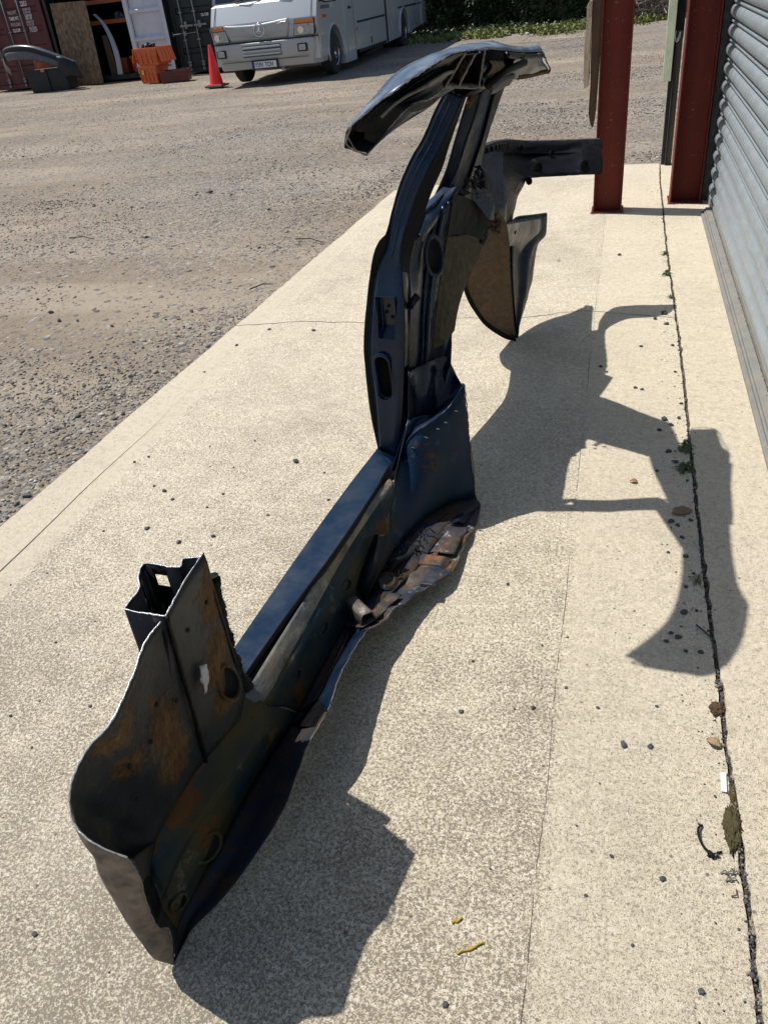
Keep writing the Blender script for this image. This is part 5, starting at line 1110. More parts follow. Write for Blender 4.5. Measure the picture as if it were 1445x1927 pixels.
# far end jamb of the building
jb = thing('cladding_jamb', 'pale sage green cladding edge above a dark narrow jamb behind the second column', 'cladding', (.4, 7.7, 0)); oj = (.4, 7.7, 0)
bm = NB(); prism(bm, [(.300, 7.705), (.306, 7.688), (.362, 7.645), (.366, 7.65), (.31, 7.72)], 'z', .655, 3.0); obj('sage_panel', bm, M['sage'], jb, off=oj)
sb('dark_jamb', .350, .385, 7.70, 7.78, .006, .95, 'darkpost', jb, oj); sb('dark_jamb', .345, .435, 7.72, 7.79, .95, 3.0, 'darkpost', jb, oj)
sb('grey_timber', .388, .43, 7.68, 7.76, .006, 1.0, 'greytimber', jb, oj)
sb('steel_angle', .3795, .384, 7.66, 7.70, .006, .75, 'galvdark', jb, oj)
bm = NB(); pts = [(.372, 7.655, 1.01), (.370, 7.65, .965), (.382, 7.65, .93), (.398, 7.65, .945), (.408, 7.65, .985), (.404, 7.65, .998), (.394, 7.65, .965), (.388, 7.652, .935)]
tube(bm, cr(pts, 40), .0028, 6); o = obj('plastic_tie', bm, M['whitestrip'], off=(.39, 7.65, .93), smooth=True); o.location = (.39, 7.65, .93)
tag(o, 'looped white plastic tie hanging from the dark jamb beside the red column', 'cable tie')
bm = NB(); bx(bm, .63, .80, 6.48, 7.8, 0, 3.0); o = obj('end_wall', bm, M['darkpost'], off=(.7, 7.1, 0)); o.location = (.7, 7.1, 0); tag(o, 'dark end wall of the workshop behind the shutter guide rail', 'wall')

# ---------------- small litter ----------------
ms = PT['misc']
def lit(name, bm, m, loc, label, cat, smooth=True, **k):
    o = obj(name, bm, m, smooth=smooth, **k); o.location = loc; return tag(o, label, cat)
o = bpy.data.objects.new('rock', stone_me[4].copy()); COL.objects.link(o); o.data.materials[0] = M['rock']; o.location = (ms[0][0], ms[0][1], .010); o.scale = (.034, .026, .022); o.rotation_euler = (0, 0, .3)
tag(o, 'flat tan rock beside the joint near the tall shadow', 'rock')
bm = NB(); bx(bm, -.006, .006, -.026, .026, 0, .0022); lit('plastic_strip', bm, M['whitestrip'], (ms[1][0], ms[1][1], .004), 'small white plastic strip lying on the joint', 'plastic strip', smooth=False, bevel=.0008).rotation_euler = (0, 0, -.06)
bm = NB(); pts = [(-.012, .042, .004), (-.021, .028, .010), (-.022, .008, .012), (-.014, -.012, .009), (.002, -.024, .006), (.014, -.028, .004)]
tube(bm, cr(pts, 30), .0026, 6, flat=.5); tube(bm, [(-.004, -.020, .005), (.006, -.032, .005)], .005, 6); tube(bm, [(.002, -.026, .004), (.022, -.014, .003)], .0022, 5); tube(bm, [(-.006, -.03, .003), (.004, -.022, .006)], .003, 5)
lit('cable_tie', bm, M['rubber'], (ms[2][0], ms[2][1], 0), 'curled black cable tie lying on the concrete near the joint', 'cable tie')
for i, (ln, lab) in ((3, (.047, 'longer yellow catkin lying on the concrete in the foreground')), (4, (.018, 'short broken yellow catkin lying above the longer one'))):
    bm = NB(); P = [(-ln*.5+ln*t, -ln*.33+ln*.66*t+.002*math.sin(t*9), .003) for t in np.linspace(0, 1, 26)]
    tube(bm, P, [.0018+.0012*abs(math.sin(k*1.9)) for k in range(26)], 6); lit('catkin', bm, M['yellowtwig'], (ms[i][0], ms[i][1], 0), lab, 'catkin')
def leafm(sz, m, loc, label, cat='dead leaf', name='dead_leaf', rz=0):
    bm = NB(); N_ = 8; rows = []
    for k in range(N_+1):
        t = k/N_; wdt = sz*.35*math.sin(math.pi*min(1, t*.95+.03)); zz = .25*sz*math.sin(t*3)
        rows.append([bm.verts.new((sz*(t-.5), s*wdt, zz+(.12*sz if s else 0)+.002)) for s in (-1, 0, 1)])
    for A, B in zip(rows, rows[1:]):
        for k in range(2): bm.faces.new([A[k], A[k+1], B[k+1], B[k]])
    o = lit(name, bm, m, loc, label, cat, solid=.0006); o.rotation_euler = (0, 0, rz)
leafm(.028, M['deadleaf'], (ms[5][0], ms[5][1], 0), 'small orange brown leaf lying in the sun inside the window shaped shadow gap')
leafm(.036, M['rock'], (ms[8][0], ms[8][1], 0), 'curled tan leaf lying against the joint above the white strip', rz=-.6)
leafm(.022, M['deadleaf'], (-.33, 5.05, 0), 'tiny brown leaf on the concrete near the foot of the free column', rz=.2)
bm = NB()
for k in range(14):
    c = Vector((random.gauss(0, .012), random.gauss(0, .02), .002)); t = random.uniform(0, 3); l = random.uniform(.006, .02)
    tube(bm, [c, c+Vector((math.cos(t)*l*.5, math.sin(t)*l*.5, .005)), c+Vector((math.cos(t+.8)*l, math.sin(t+.8)*l, .001))], .0016, 5)
lit('paper_scrap', bm, M['ledge'], (ms[9][0], ms[9][1], 0), 'crumpled pale scrap lying beside the joint below the moss', 'scrap')
def clump(loc, r, m, label, cat='moss clump', name='moss_clump', sx=1, sy=1):
    bm = NB(); bmesh.ops.create_icosphere(bm, subdivisions=5, radius=1)
    for v in bm.verts:
        d = v.co.normalized(); v.co = d*(1+.40*noise.noise(d*2.2)+.22*noise.noise(d*9)+.25*noise.noise(d*24)); v.co = Vector((v.co.x*r*sx, v.co.y*r*sy, max(-.002, v.co.z*r*.5)))
    lit(name, bm, m, loc, label, cat)
clump((ms[6][0]+.004, ms[6][1], .0), .016, M['brownmoss'], 'round brown tuft of dead moss sitting in the joint', sy=1.4)
clump((ms[7][0]-.004, ms[7][1]+.01, .0), .022, M['moss'], 'larger green and brown moss clump spilling out of the joint', sx=.8, sy=2.4)
clump((.325, 1.20, -.002), .012, M['moss'], 'small low moss strip in the joint between the white strip and the larger clump', sx=.7, sy=3)
# weeds in the joint
labs = ['low green weed in the joint nearest the columns', 'spreading small weed left of the joint, second from the columns', 'mossy green weed in the joint just before the upper shadow', 'leafy weed in the joint at the top of the broad shadow', 'spiky weed in the joint inside the broad shadow', 'fine grassy weed in the joint above the pointed shadow tip']
for i, (x, y, r) in enumerate(PT['weeds']):
    t = thing('weed', labs[i], 'weed', (x, y, 0), 0, 'weeds growing in the joint'); s = r*math.hypot(y, 1.3)/1480*2.3
    bm = NB(); nb = 16 if i < 3 else 26
    for k in range(nb):
        a_ = random.uniform(0, 6.28); l = s*random.uniform(.4, 1); h = s*random.uniform(.15, .5) if i != 5 else s*random.uniform(.1, .4); wv = s*(.10 if i != 5 else .025)
        d = Vector((math.cos(a_)*.8, math.sin(a_), 0)); sd = Vector((-d.y, d.x, 0)); P = [Vector((0, 0, .001)), d*l*.4+Vector((0, 0, h)), d*l*.8+Vector((0, 0, h*.8)), d*l+Vector((0, 0, h*.3))]
        W_ = [wv*.3, wv, wv*.9, 0.0006]; prev = None
        for p, ww in zip(P, W_):
            q = (bm.verts.new(p-sd*ww), bm.verts.new(p+sd*ww))
            if prev: bm.faces.new([prev[0], prev[1], q[1], q[0]])
            prev = q
    tag(obj('leaves', bm, M['weed'], t), kind='stuff')
for k, (i, j) in enumerate(((0, 1), (2, 3), (4, 5))):
    p, q = Vector((*PT['sticks'][i][:2], 0)), Vector((*PT['sticks'][j][:2], 0)); bm = NB(); dv = q-p
    tube(bm, [Vector((0, 0, .004)), dv*.5+Vector((0, .03, .012)), dv+Vector((0, 0, .003))], [.004, .0035, .002], 6); lit('stick', bm, M['rubber'], tuple(p), ['thin dark stick on the gravel at the far left', 'thin dark stick on the gravel near the far end of the slab', 'thin dark stick on the gravel against the slab edge'][k], 'stick')
bm = NB(); tube(bm, [(-.02, .03, .004), (0, 0, .008), (.025, -.03, .003)], .0025, 6); lit('twig', bm, M['stone'], (.302, 1.72, 0), 'short dark twig lying across the joint inside the pointed shadow', 'twig')

# ---------------- text ----------------
def text(name, body_, size, m, parent, loc, rot=(math.pi/2, 0, 0), sx=1, ext=.001, align='LEFT', sp=1):
    cu = bpy.data.curves.new(name, 'FONT'); cu.body = body_; cu.size = size; cu.extrude = ext; cu.offset = size*.018; cu.align_x = align; cu.space_line = sp
    o = bpy.data.objects.new(name, cu); COL.objects.link(o); bpy.context.view_layer.update()
    me = bpy.data.meshes.new_from_object(o.evaluated_get(bpy.context.evaluated_depsgraph_get())); bpy.data.objects.remove(o)
    me.materials.clear(); me.materials.append(m); o = bpy.data.objects.new(name, me); COL.objects.link(o); o.parent = parent
    o.location = loc; o.rotation_euler = rot; o.scale = (sx, 1, 1); return o

# ---------------- containers ----------------
def container(x0, x1, y, label, m, doors=True, h=2.59):
    c = ((x0+x1)/2, y, 0); t = thing('shipping_container', label, 'shipping container', c); hw = (x1-x0)/2
    def b(name, a0, a1, b0, b1, z0, z1, mm=m, bev=.006, par=t): bm = NB(); bx(bm, a0, a1, b0, b1, z0, z1); return obj(name, bm, mm, par, bevel=bev)
    b('floor', -hw+.05, hw-.05, .05, 6.0, .10, .15); b('roof', -hw, hw, 0.02, 6.05, h-.03, h)
    # corrugated side walls
    for s in (-1, 1):
        bm = NB(); prev = None
        for k in range(0, 88):
            yy = .05+k*.068; xx = s*(hw-.02-(.036 if (k//2) % 2 else 0))
            q = (bm.verts.new((xx, yy, .12)), bm.verts.new((xx, yy, h-.03)))
            if prev: bm.faces.new([prev[0], q[0], q[1], prev[1]])
            prev = q
        obj('side_wall', bm, m, t, solid=.003)
    b('back_wall', -hw+.03, hw-.03, 5.98, 6.04, .12, h-.03)
    for s in (-1, 1): b('corner_post', *(sorted((s*hw, s*(hw-.09)))), -.02, .12, 0.02, h)
    b('header', -hw+.09, hw-.09, -.01, .1, h-.13, h); b('door_sill', -hw+.09, hw-.09, -.01, .12, 0.03, .15)
    return t, hw, b
def door(t, xa, xb, y, m, bars, inner=False, z0=.16, z1=2.45, barm=None):
    bm = NB(); ribs = [.16+.02]; prof = []
    z = z0; nrib = 5; seg = (z1-z0)/nrib
    for k in range(nrib):
        a0 = z0+k*seg
        prof += [(0, a0), (0, a0+seg*.66), (.035, a0+seg*.72), (.035, a0+seg*.94)]
    prof.append((0, z1))
    d = []
    A = [bm.verts.new((xa+.05, y+(p[0] if not inner else -p[0]*-1), p[1])) for p in prof]; B = [bm.verts.new((xb-.05, y+p[0], p[1])) for p in prof]
    for i in range(len(prof)-1): bm.faces.new([A[i], A[i+1], B[i+1], B[i]])
    dr = obj('door', bm, m, t, solid=.004)
    for nm, q in (('stile', (xa, xa+.055)), ('stile', (xb-.055, xb))): 
        bm = NB(); bx(bm, q[0], q[1], y-.015, y+.03, z0, z1); obj(nm, bm, m, dr, bevel=.004)
    for zz in (z0-.0, z1-.06): bm = NB(); bx(bm, xa+.055, xb-.055, y-.012, y+.03, zz, zz+.06); obj('rail', bm, m, dr, bevel=.004)
    for xb_ in bars:
        bm = NB(); tube(bm, [(xb_, y-.055, z0-.06), (xb_, y-.055, z1+.06)], .017, 8); o = obj('locking_bar', bm, barm or M['galvbar'], dr, smooth=True)
        bm = NB()
        for zz in (z0+.1, z0+.62, z0+1.25, z1-.35): bx(bm, xb_-.045, xb_+.045, y-.075, y-.012, zz, zz+.035)
        bx(bm, xb_-.03, xb_+.03, y-.08, y-.03, z0-.08, z0-.02); bx(bm, xb_-.035, xb_+.035, y-.07, y-.02, z0+.02, z0+.08)
        obj('bar_bracket', bm, barm or M['galvbar'], dr, bevel=.004)
        bm = NB(); tube(bm, [(xb_, y-.08, z0+.80), (xb_-.22, y-.085, z0+.79), (xb_-.38, y-.08, z0+.78)], .012, 6); bx(bm, xb_-.4, xb_-.33, y-.1, y-.03, z0+.74, z0+.84); obj('handle', bm, barm or M['galvbar'], dr)
    return dr
t, hw, b = container(-18.02, -15.56, 22.5, 'maroon shipping container with closed doors at the far left', M['maroon'])
door(t, -hw+.09, -.11, .02, M['maroon'], (-.98, -.50)); d = door(t, -.10, hw-.09, .02, M['maroon'], (.03, .52))
lx = -16.79
for z, s in ((1.84, 'MAX.WT.'), (1.70, 'TARE WT.'), (1.56, 'PAYLOAD'), (1.42, 'CU.CAP.')):
    text('weight_text', s, .115, M['paint_white'] if s[0] != 'P' and s[0] != 'M' else M['faded_white'], d, (-16.68-lx, -.003, z), sx=.62)
for z, s in ((1.895, '30.480 KGS'), (1.825, '67.200 LBS'), (1.745, ' 2.200 KGS'), (1.68, ' 4.851 LBS'), (1.60, '28.280 KGS'), (1.53, '62.350 LBS'), (1.45, '   33.2 CU.M.'), (1.38, '  1172 CU.FT')):
    text('weight_text', s, .080, M['faded_white'] if z > 1.8 or 1.5 < z < 1.65 else M['paint_white'], d, (-16.17-lx, -.003, z), sx=.66)
text('code_text', '22G1', .16, M['paint_white'], d, (-16.19-lx, -.003, 2.0), sx=.62)
t2, hw2, b2 = container(-15.48, -12.98, 22.5, 'open dark green shipping container with orange racking inside', M['dkgreen'])
bx0 = -14.23
def r2b(name, x0, x1, y0, y1, z0, z1, m, bev=.005): bm = NB(); bx(bm, x0-bx0, x1-bx0, y0-22.5, y1-22.5, z0, z1); return bm
rk = thing('storage_rack', 'racking with orange beams inside the open green container', 'storage rack', (-13.5, 23.3, .15)); orr = (-13.5, 23.3, .15)
for z in (1.36, 1.84):
    bm = NB(); bx(bm, -14.6, -13.02, 23.0, 23.05, z, z+.10); obj('beam', bm, M['orangedark'], rk, off=orr, bevel=.004)
    bm = NB(); bx(bm, -14.6, -13.02, 23.06, 23.9, z+.06, z+.09); obj('shelf', bm, M['darkpost'], rk, off=orr)
for x in (-14.62, -13.04): bm = NB(); bx(bm, x-.03, x+.03, 23.052, 23.1, .15, 2.3); obj('upright', bm, M['darkpost'], rk, off=orr)
lb_ = ('black scrap part on the middle rack shelf, left', 'black scrap part on the middle rack shelf, centre', 'black scrap part on the middle rack shelf, right', 'black scrap part on the container floor under the rack', 'black scrap part on the upper rack shelf')
for k, (x, z) in enumerate(((-13.7, 1.45), (-13.4, 1.45), (-13.15, 1.45), (-13.6, .15), (-13.3, 1.93))):
    bm = NB(); bmesh.ops.create_icosphere(bm, subdivisions=3, radius=1)
    for v in bm.verts: v.co = Vector((v.co.x*.14, v.co.y*.12, max(0, v.co.z+.3)*.12))*(1+.5*noise.noise(v.co*3+Vector((k*5, 0, 0))))
    o = obj('scrap_part', bm, M['bumper'], auto=30); o.location = (x, 23.3, z); tag(o, lb_[k], 'scrap part')
def crate(name, label, cx, cy, w, d, h, m, z=0, rot=0, ribs=True, flap=False, cat='crate', taper=.88, group=None):
    t = thing(name, label, cat, (cx, cy, z), rot, group); bm = NB()
    lo = [bm.verts.new((sx*w/2*taper, sy*d/2*taper, 0)) for sx, sy in ((-1, -1), (1, -1), (1, 1), (-1, 1))]; hi = [bm.verts.new((sx*w/2, sy*d/2, h)) for sx, sy in ((-1, -1), (1, -1), (1, 1), (-1, 1))]
    bm.faces.new(lo)
    for i in range(4): bm.faces.new([lo[i], lo[(i+1) % 4], hi[(i+1) % 4], hi[i]])
    obj('body', bm, m, t, solid=.008)
    bm = NB()
    for s in (-1, 1): bx(bm, -w/2-.02, w/2+.02, s*d/2-.012, s*d/2+.012, h-.05, h+.004); bx(bm, s*w/2-.012, s*w/2+.012, -d/2-.02, d/2+.02, h-.052, h+.003)
    obj('rim', bm, m, t, bevel=.004)
    if ribs:
        for k in range(5):
            for s in (-1, 1):
                x = (-.5+k/4)*w*.86; bm = NB(); bx(bm, x-.009, x+.009, s*d/2*.96-.014, s*d/2*.96+.014, .05, h-.06); obj('rib', bm, m, t)
        bm = NB(); bx(bm, -w/2*.97, w/2*.97, -d/2-.010, -d/2+.004, h*.42, h*.46); obj('band', bm, m, t)
    if flap:
        for s in (-1, 1):
            bm = NB(); Mx = Matrix.Translation((s*(w/2+.01), 0, h)) @ Matrix.Rotation(s*R(72), 4, 'Y'); bx(bm, 0 if s > 0 else -w*.42, w*.42 if s > 0 else 0, -d/2, d/2, -.006, .008, Mx)
            for k in range(5): bx(bm, *(sorted((s*.02, s*w*.4))), -d/2+d*k/4.4, -d/2+d*k/4.4+.02, .008, .022, Mx)
            obj('lid_flap', bm, m, t)
    return t
oc = 'orange plastic crates by the open container'
crate('plastic_crate', 'lower orange crate on the gravel with a yellow sticker', -11.66, 20.85, .62, .46, .40, M['orange'], rot=-.25, group=oc)
crate('plastic_crate', 'upper orange crate with hinged lid flaps stacked on another crate', -11.58, 20.85, .80, .52, .38, M['orange'], z=.405, rot=-.30, flap=True, group=oc)
bm = NB(); bx(bm, -.035, .035, -.003, .003, -.05, .05); o = obj('sticker', bm, simple('yellow_sticker', (.65, .50, .03), .5)); tag(o, 'yellow sticker on the front of the lower orange crate', 'sticker'); o.location = (-11.86, 20.63, .26); o.rotation_euler = (0, 0, -.25)
bm = NB()
for k in range(5):
    c = Vector((-.12+.07*k, random.uniform(-.05, .05), .02)); M_ = Matrix.Translation(c) @ Matrix.Rotation(random.uniform(-.6, .6), 4, 'X') @ Matrix.Rotation(random.uniform(0, 3), 4, 'Z'); bx(bm, -.05, .05, -.03, .03, -.03, .05+.03*(k == 2), M_)
o = obj('car_parts', bm, M['blackplastic'], bevel=.01); o.location = (-11.68, 20.85, .79); tag(o, 'jumble of black plastic parts on top of the upper orange crate', 'car parts')
crate('plastic_crate', 'low dark red slatted crate standing in front of the orange crates', -11.0, 20.72, .72, .44, .25, M['maroonplastic'], rot=.28, taper=.96)
crate('plastic_crate', 'orange crate with a ribbed lid standing inside the open container', -13.1, 23.0, .55, .45, .40, M['orange'], z=.15, group='orange crates inside the container', flap=False)
crate('plastic_crate', 'second orange crate deeper in the shade inside the open container', -13.85, 23.15, .5, .45, .36, M['orangedark'], z=.15, group='orange crates inside the container')  # darker orange puts the container's shade into the colour
# leaning chipboard sheet and wood offcut
bm = NB(); prism(bm, [(-.55, 0), (.55, 0), (.55, 1.95), (-.55, 1.98)], 'y', 0, .018); bx(bm, .17, .25, -.004, 0, 0.0, .10)
o = obj('chipboard_sheet', bm, M['osb']); o.location = (-14.62, 22.22, 0); o.rotation_euler = (R(-4), 0, 0); tag(o, 'tall sheet of brown chipboard leaning against the open green container', 'board')
bm = NB(); prism(bm, [(-.14, 0), (.10, 0), (.02, .95), (-.14, .97)], 'y', 0, .03); o = obj('wood_offcut', bm, M['brownwood']); o.location = (-13.85, 22.6, .15); tag(o, 'tapering brown wood offcut standing inside the open container doorway', 'board')
# curved silver trim
bm = NB(); P = cr([(-13.95, 22.45, 1.62), (-13.75, 22.43, 1.40), (-13.62, 22.4, 1.10), (-13.54, 22.36, .75), (-13.52, 22.33, .45), (-13.53, 22.30, .16)], 40)
prev = None
for i, p in enumerate(P):
    wv = .035+.035*min(1, i/25); ring = [bm.verts.new(Vector(p)+Vector((dx*wv*1.2, dy, 0))) for dx, dy in ((-1, .02), (-.55, -.03), (-.1, -.008), (.15, -.03), (.5, -.008), (1, .02))]
    if prev:
        for k in range(5): bm.faces.new([prev[k], prev[k+1], ring[k+1], ring[k]])
    prev = ring
o = obj('curved_trim', bm, M['steel'], off=(-13.6, 22.35, .15), solid=.004, auto=40); o.location = (-13.6, 22.35, .15); tag(o, 'long curved silver grey car trim leaning in the open container doorway', 'car trim')
# white inner face of the folded-back door
wd = thing('container_door', 'white inner face of the open door folded back from the green container', 'container door', (-12.36, 22.35, .14)); ow = (-12.36, 22.35, .14)
def wb_(name, x0, x1, y0, y1, z0, z1, m='whitedoor'): bm = NB(); bx(bm, x0, x1, y0, y1, z0, z1); return obj(name, bm, M[m], wd, off=ow, bevel=.004)
wb_('frame', -12.95, -12.84, 22.30, 22.40, .14, 2.5); wb_('frame', -11.90, -11.79, 22.30, 22.40, .14, 2.5); wb_('frame', -12.84, -11.90, 22.31, 22.39, .14, .24)
wb_('door_skin', -12.84, -11.90, 22.42, 22.43, .24, 2.5)
for z in (.34, .93, 1.58, 2.2):
    bm = NB(); prism(bm, [(22.419, z-.08), (22.33, z-.03), (22.33, z+.02), (22.419, z+.09)], 'x', -12.84, -11.90); obj('pressed_rib', bm, M['whitedoor'], wd, off=ow)
bm = NB(); bx(bm, -11.785, -11.75, 22.30, 22.42, .14, 2.5); obj('door_gasket', bm, M['rubber'], wd, off=ow)
t3, hw3, b3 = container(-11.72, -9.28, 22.5, 'closed dark green shipping container half hidden behind the bus', M['dkgreen'])
cx3 = -10.5
door(t3, -hw3+.09, .0, .02, M['dkgreen'], (-11.42-cx3, -11.02-cx3)); d3 = door(t3, .01, hw3-.09, .02, M['dkgreen'], (.25, .7))
text('capacity_text', 'CU. CAP.', .09, M['paint_white'], t3, (-10.84-cx3, -.004, 1.30), sx=.62)
for x in (-11.02, -11.42):
    bm = NB(); bx(bm, x-cx3-.03, x-cx3+.32, -.11, -.06, 1.10, 1.145); bx(bm, x-cx3+.10, x-cx3+.16, -.12, -.06, 1.06, 1.22); obj('handle_lock', bm, M['galvbar'], t3, bevel=.004)

# ---------------- bumper cover on black box, orange tub ----------------
bt = thing('storage_box', 'black plastic storage box standing on the gravel under the bumper cover', 'storage box', (-15.05, 21.35, 0), .12)
bm = NB(); lo = [bm.verts.new((x, y, 0)) for x, y in ((-.52, -.28), (.52, -.22), (.52, .34), (-.52, .34))]; hi = [bm.verts.new((x*1.07, y*1.07, .54)) for x, y in ((-.52, -.28), (.52, -.22), (.52, .34), (-.52, .34))]
bm.faces.new(lo); 
for i in range(4): bm.faces.new([lo[i], lo[(i+1) % 4], hi[(i+1) % 4], hi[i]])
obj('body', bm, M['blackplastic'], bt, solid=.01, bevel=.01)
bm = NB(); bx(bm, -.56, .56, -.31, -.27, .50, .55); obj('rim', bm, M['blackplastic'], bt, bevel=.005)
bm = NB(); bx(bm, -.1, .0, -.335, -.312, .47, .54); obj('clip', bm, M['amber'], bt, bevel=.005)
bm = NB(); bx(bm, -.27, .40, -.325, -.312, .535, .548); obj('metal_strip', bm, M['steel'], bt)
bm = NB(); bx(bm, .02, .035, -.30, -.26, .0, .5); obj('seam_rib', bm, M['blackplastic'], bt)
crate('plastic_crate', 'orange tub behind the black box under the bumper cover', -15.4, 21.95, .62, .45, .72, M['orange'], ribs=False)
bc = thing('bumper_cover', 'faded black car bumper cover lying arched over the black box at the left', 'car bumper', (-15.2, 21.2, .5)); ob = (-15.2, 21.2, .5)
top = cr([(-16.42, 21.35, .80), (-16.15, 21.1, 1.03), (-15.75, 20.98, 1.10), (-15.2, 20.95, 1.06), (-14.75, 21.0, .90), (-14.42, 21.15, .72), (-14.22, 21.35, .58)], 40)
def row(dx, dy, dz, sc=1): return [tuple(Vector(p)+Vector((dx, dy, dz*(.75+.25*math.sin(math.pi*i/39))))) for i, p in enumerate(top)]
bm = NB(); sheet(bm, [row(.0, .14, .035), row(0, .03, .045), row(0, -.03, .0)], 40, sub=2); obj('upper_skin', bm, M['bumper'], bc, off=ob, smooth=True, solid=.006)
bm = NB(); sheet(bm, [row(0, -.03, 0), row(0, -.01, -.035), row(0, -.03, -.10)], 40); obj('dark_strip', bm, M['bumperdk'], bc, off=ob, smooth=True, solid=.006)
bm = NB(); sheet(bm, [row(0, -.03, -.10)[8:], row(0, -.05, -.14)[8:], row(0, .0, -.30)[8:]], 34, sub=2); obj('lower_skin', bm, M['bumper'], bc, off=ob, smooth=True, solid=.006)
bm = NB(); sheet(bm, [row(0, -.03, -.10)[0:6], row(-.02, .02, -.30)[0:6], row(.03, .1, -.48)[0:4]+row(.03, .1, -.46)[4:6]], 8, sub=2); obj('end_lug', bm, M['bumper'], bc, off=ob, smooth=True, solid=.006)
bm = NB(); sheet(bm, [[(-14.48, 20.98, .80), (-14.32, 21.02, .76), (-14.12, 21.2, .60)], [(-14.46, 20.95, .58), (-14.26, 21.0, .54), (-14.04, 21.2, .42)], [(-14.40, 21.0, .26), (-14.25, 21.05, .30), (-14.02, 21.25, .22)]], 14, sub=4, wob=.02, wf=4); obj('splash_guard', bm, M['bumperdk'], bc, off=ob, auto=30, solid=.006)

# ---------------- traffic cone ----------------
cn = thing('traffic_cone', 'red traffic cone standing on the gravel in front of the bus', 'traffic cone', (-8.74, 18.25, 0))
bm = NB(); lathe(bm, [(.155, .045), (.148, .075), (.034, .79), (.030, .80), (.026, .81), (.0, .812)], 28); obj('cone', bm, M['conered'], cn, auto=40)
bm = NB(); bx(bm, -.21, .21, -.21, .21, 0.002, .045); obj('base', bm, M['conebase'], cn, bevel=.015)
bm = NB(); bx(bm, -.165, .165, -.165, .165, .046, .06); obj('base_flange', bm, M['conered'], cn, bevel=.01)

# ---------------- bus ----------------
BX0, BX1, BY = -8.40, -6.06, 17.72
bc_ = ((BX0+BX1)/2, BY, 0)
bus = thing('bus', 'silver coach built motorhome bus parked facing the camera beside the containers', 'bus', bc_); HW = (BX1-BX0)/2
W1, W2 = 18.84-BY, 25.3-BY     # wheel positions along the side
prof = [(.06, .80), (.02, 1.0), (.05, 1.14), (.24, 1.46), (.30, 1.50), (.66, 2.5), (.85, 2.78), (1.2, 2.88), (10.4, 2.9), (10.55, 2.7), (10.55, .42), (8.6, .34), (8.6, .30), (5.3, .24), (5.3, .30), (2.65, .32), (2.65, .14), (1.75, .14), (1.75, .40), (.06, .40)]
bm = NB(); prism(bm, prof, 'x', -HW, HW); bmesh.ops.triangulate(bm, faces=[f for f in bm.faces if len(f.verts) > 4])
bod = obj('bodywork', bm, M['silver'], bus)
md = bod.modifiers.new('b', 'BEVEL'); md.width = .05; md.segments = 4; md.limit_method = 'ANGLE'; md.angle_limit = R(20)
apply_mods(bod)
cuts = []
for wy in (W1, W2):
    bm = NB(); lathe(bm, [(.50, -.5), (.50, .5)], 40, Matrix.Translation((HW, wy, .42)), 'x'); cuts.append(obj('c', bm, M['seam'], bus))
for c in cuts: boolean(bod, c)
apply_mods(bod)
for c in cuts: bpy.data.objects.remove(c)
bod.data.shade_smooth(); bod.data.set_sharp_from_angle(angle=R(18))
def bp(name, x0, x1, y0, y1, z0, z1, m, par=bus, bev=0, seg=2): bm = NB(); bx(bm, x0, x1, y0, y1, z0, z1); return obj(name, bm, M[m], par, bevel=bev, seg=seg)
def fx(px): return px+0  # bus-local x of the front details
# bumper: wrapped, with faceted corners and underside
bmn = NB(); out2 = [(-HW, 1.0), (-HW, .12), (-HW+.10, -.02), (-.5, -.06), (.5, -.06), (HW-.14, -.02), (HW+.008, .16), (HW+.008, .62), (HW-.06, .62), (HW-.06, .3), (-HW+.06, .3), (-HW+.06, 1.0)]
A = [bmn.verts.new((x, y, .79)) for x, y in out2]; Bm = [bmn.verts.new((x*1.0, y-.012 if y < .2 else y, .60)) for x, y in out2]; Cm = [bmn.verts.new((x*.965, y+.05 if y < .2 else y, .31)) for x, y in out2]
n_ = len(out2)
for P_, Q_ in ((A, Bm), (Bm, Cm)):
    for i in range(n_): bmn.faces.new([P_[i], P_[(i+1) % n_], Q_[(i+1) % n_], Q_[i]])
bmn.faces.new(A); bmn.faces.new(Cm[::-1])
bmesh.ops.triangulate(bmn, faces=[f for f in bmn.faces if len(f.verts) > 4])
bumper = obj('front_bumper', bmn, M['busgrey'], bus, bevel=.018)
md = bumper.modifiers.new('x', 'BEVEL'); md.width = .004
bp('bumper_gap', -HW+.01, HW-.01, .0, .1, .79, .81, 'seam')
bp('bumper_groove', -HW+.16, HW-.22, -.0665, -.04, .455, .462, 'seam')
gx0, gx1 = -7.72-bc_[0], -6.86-bc_[0]
bp('grille', gx0, gx1, -.071, -.05, .53, .74, 'galvdark')
for z in (.555, .62, .685): bp('grille_slat', gx0+.01, gx1-.01, -.095, -.070, z, z+.035, 'silver', bev=.008)
for x in (-8.22-bc_[0], -6.40-bc_[0]):
    bp('fog_lamp_housing', x-.11, x+.11, -.068, -.02, .55, .70, 'seam', bev=.02); f = bp('fog_lamp', x-.075, x+.075, -.078, -.066, .575, .675, 'lamp', bev=.01)
npx = -7.27-bc_[0]
pl = bp('number_plate', npx-.265, npx+.265, -.098, -.085, .325, .445, 'plate', bev=.003); bp('plate_band', npx-.264, npx-.225, -.100, -.098, .327, .443, 'plateblue', pl)
bp('plate_mount', npx-.29, npx+.29, -.085, -.04, .30, .47, 'seam')
text('plate_text', 'Y591 TOV', .115, M['platetext'], pl, (npx-.215, -.0985, .345), sx=.82, ext=.0012)
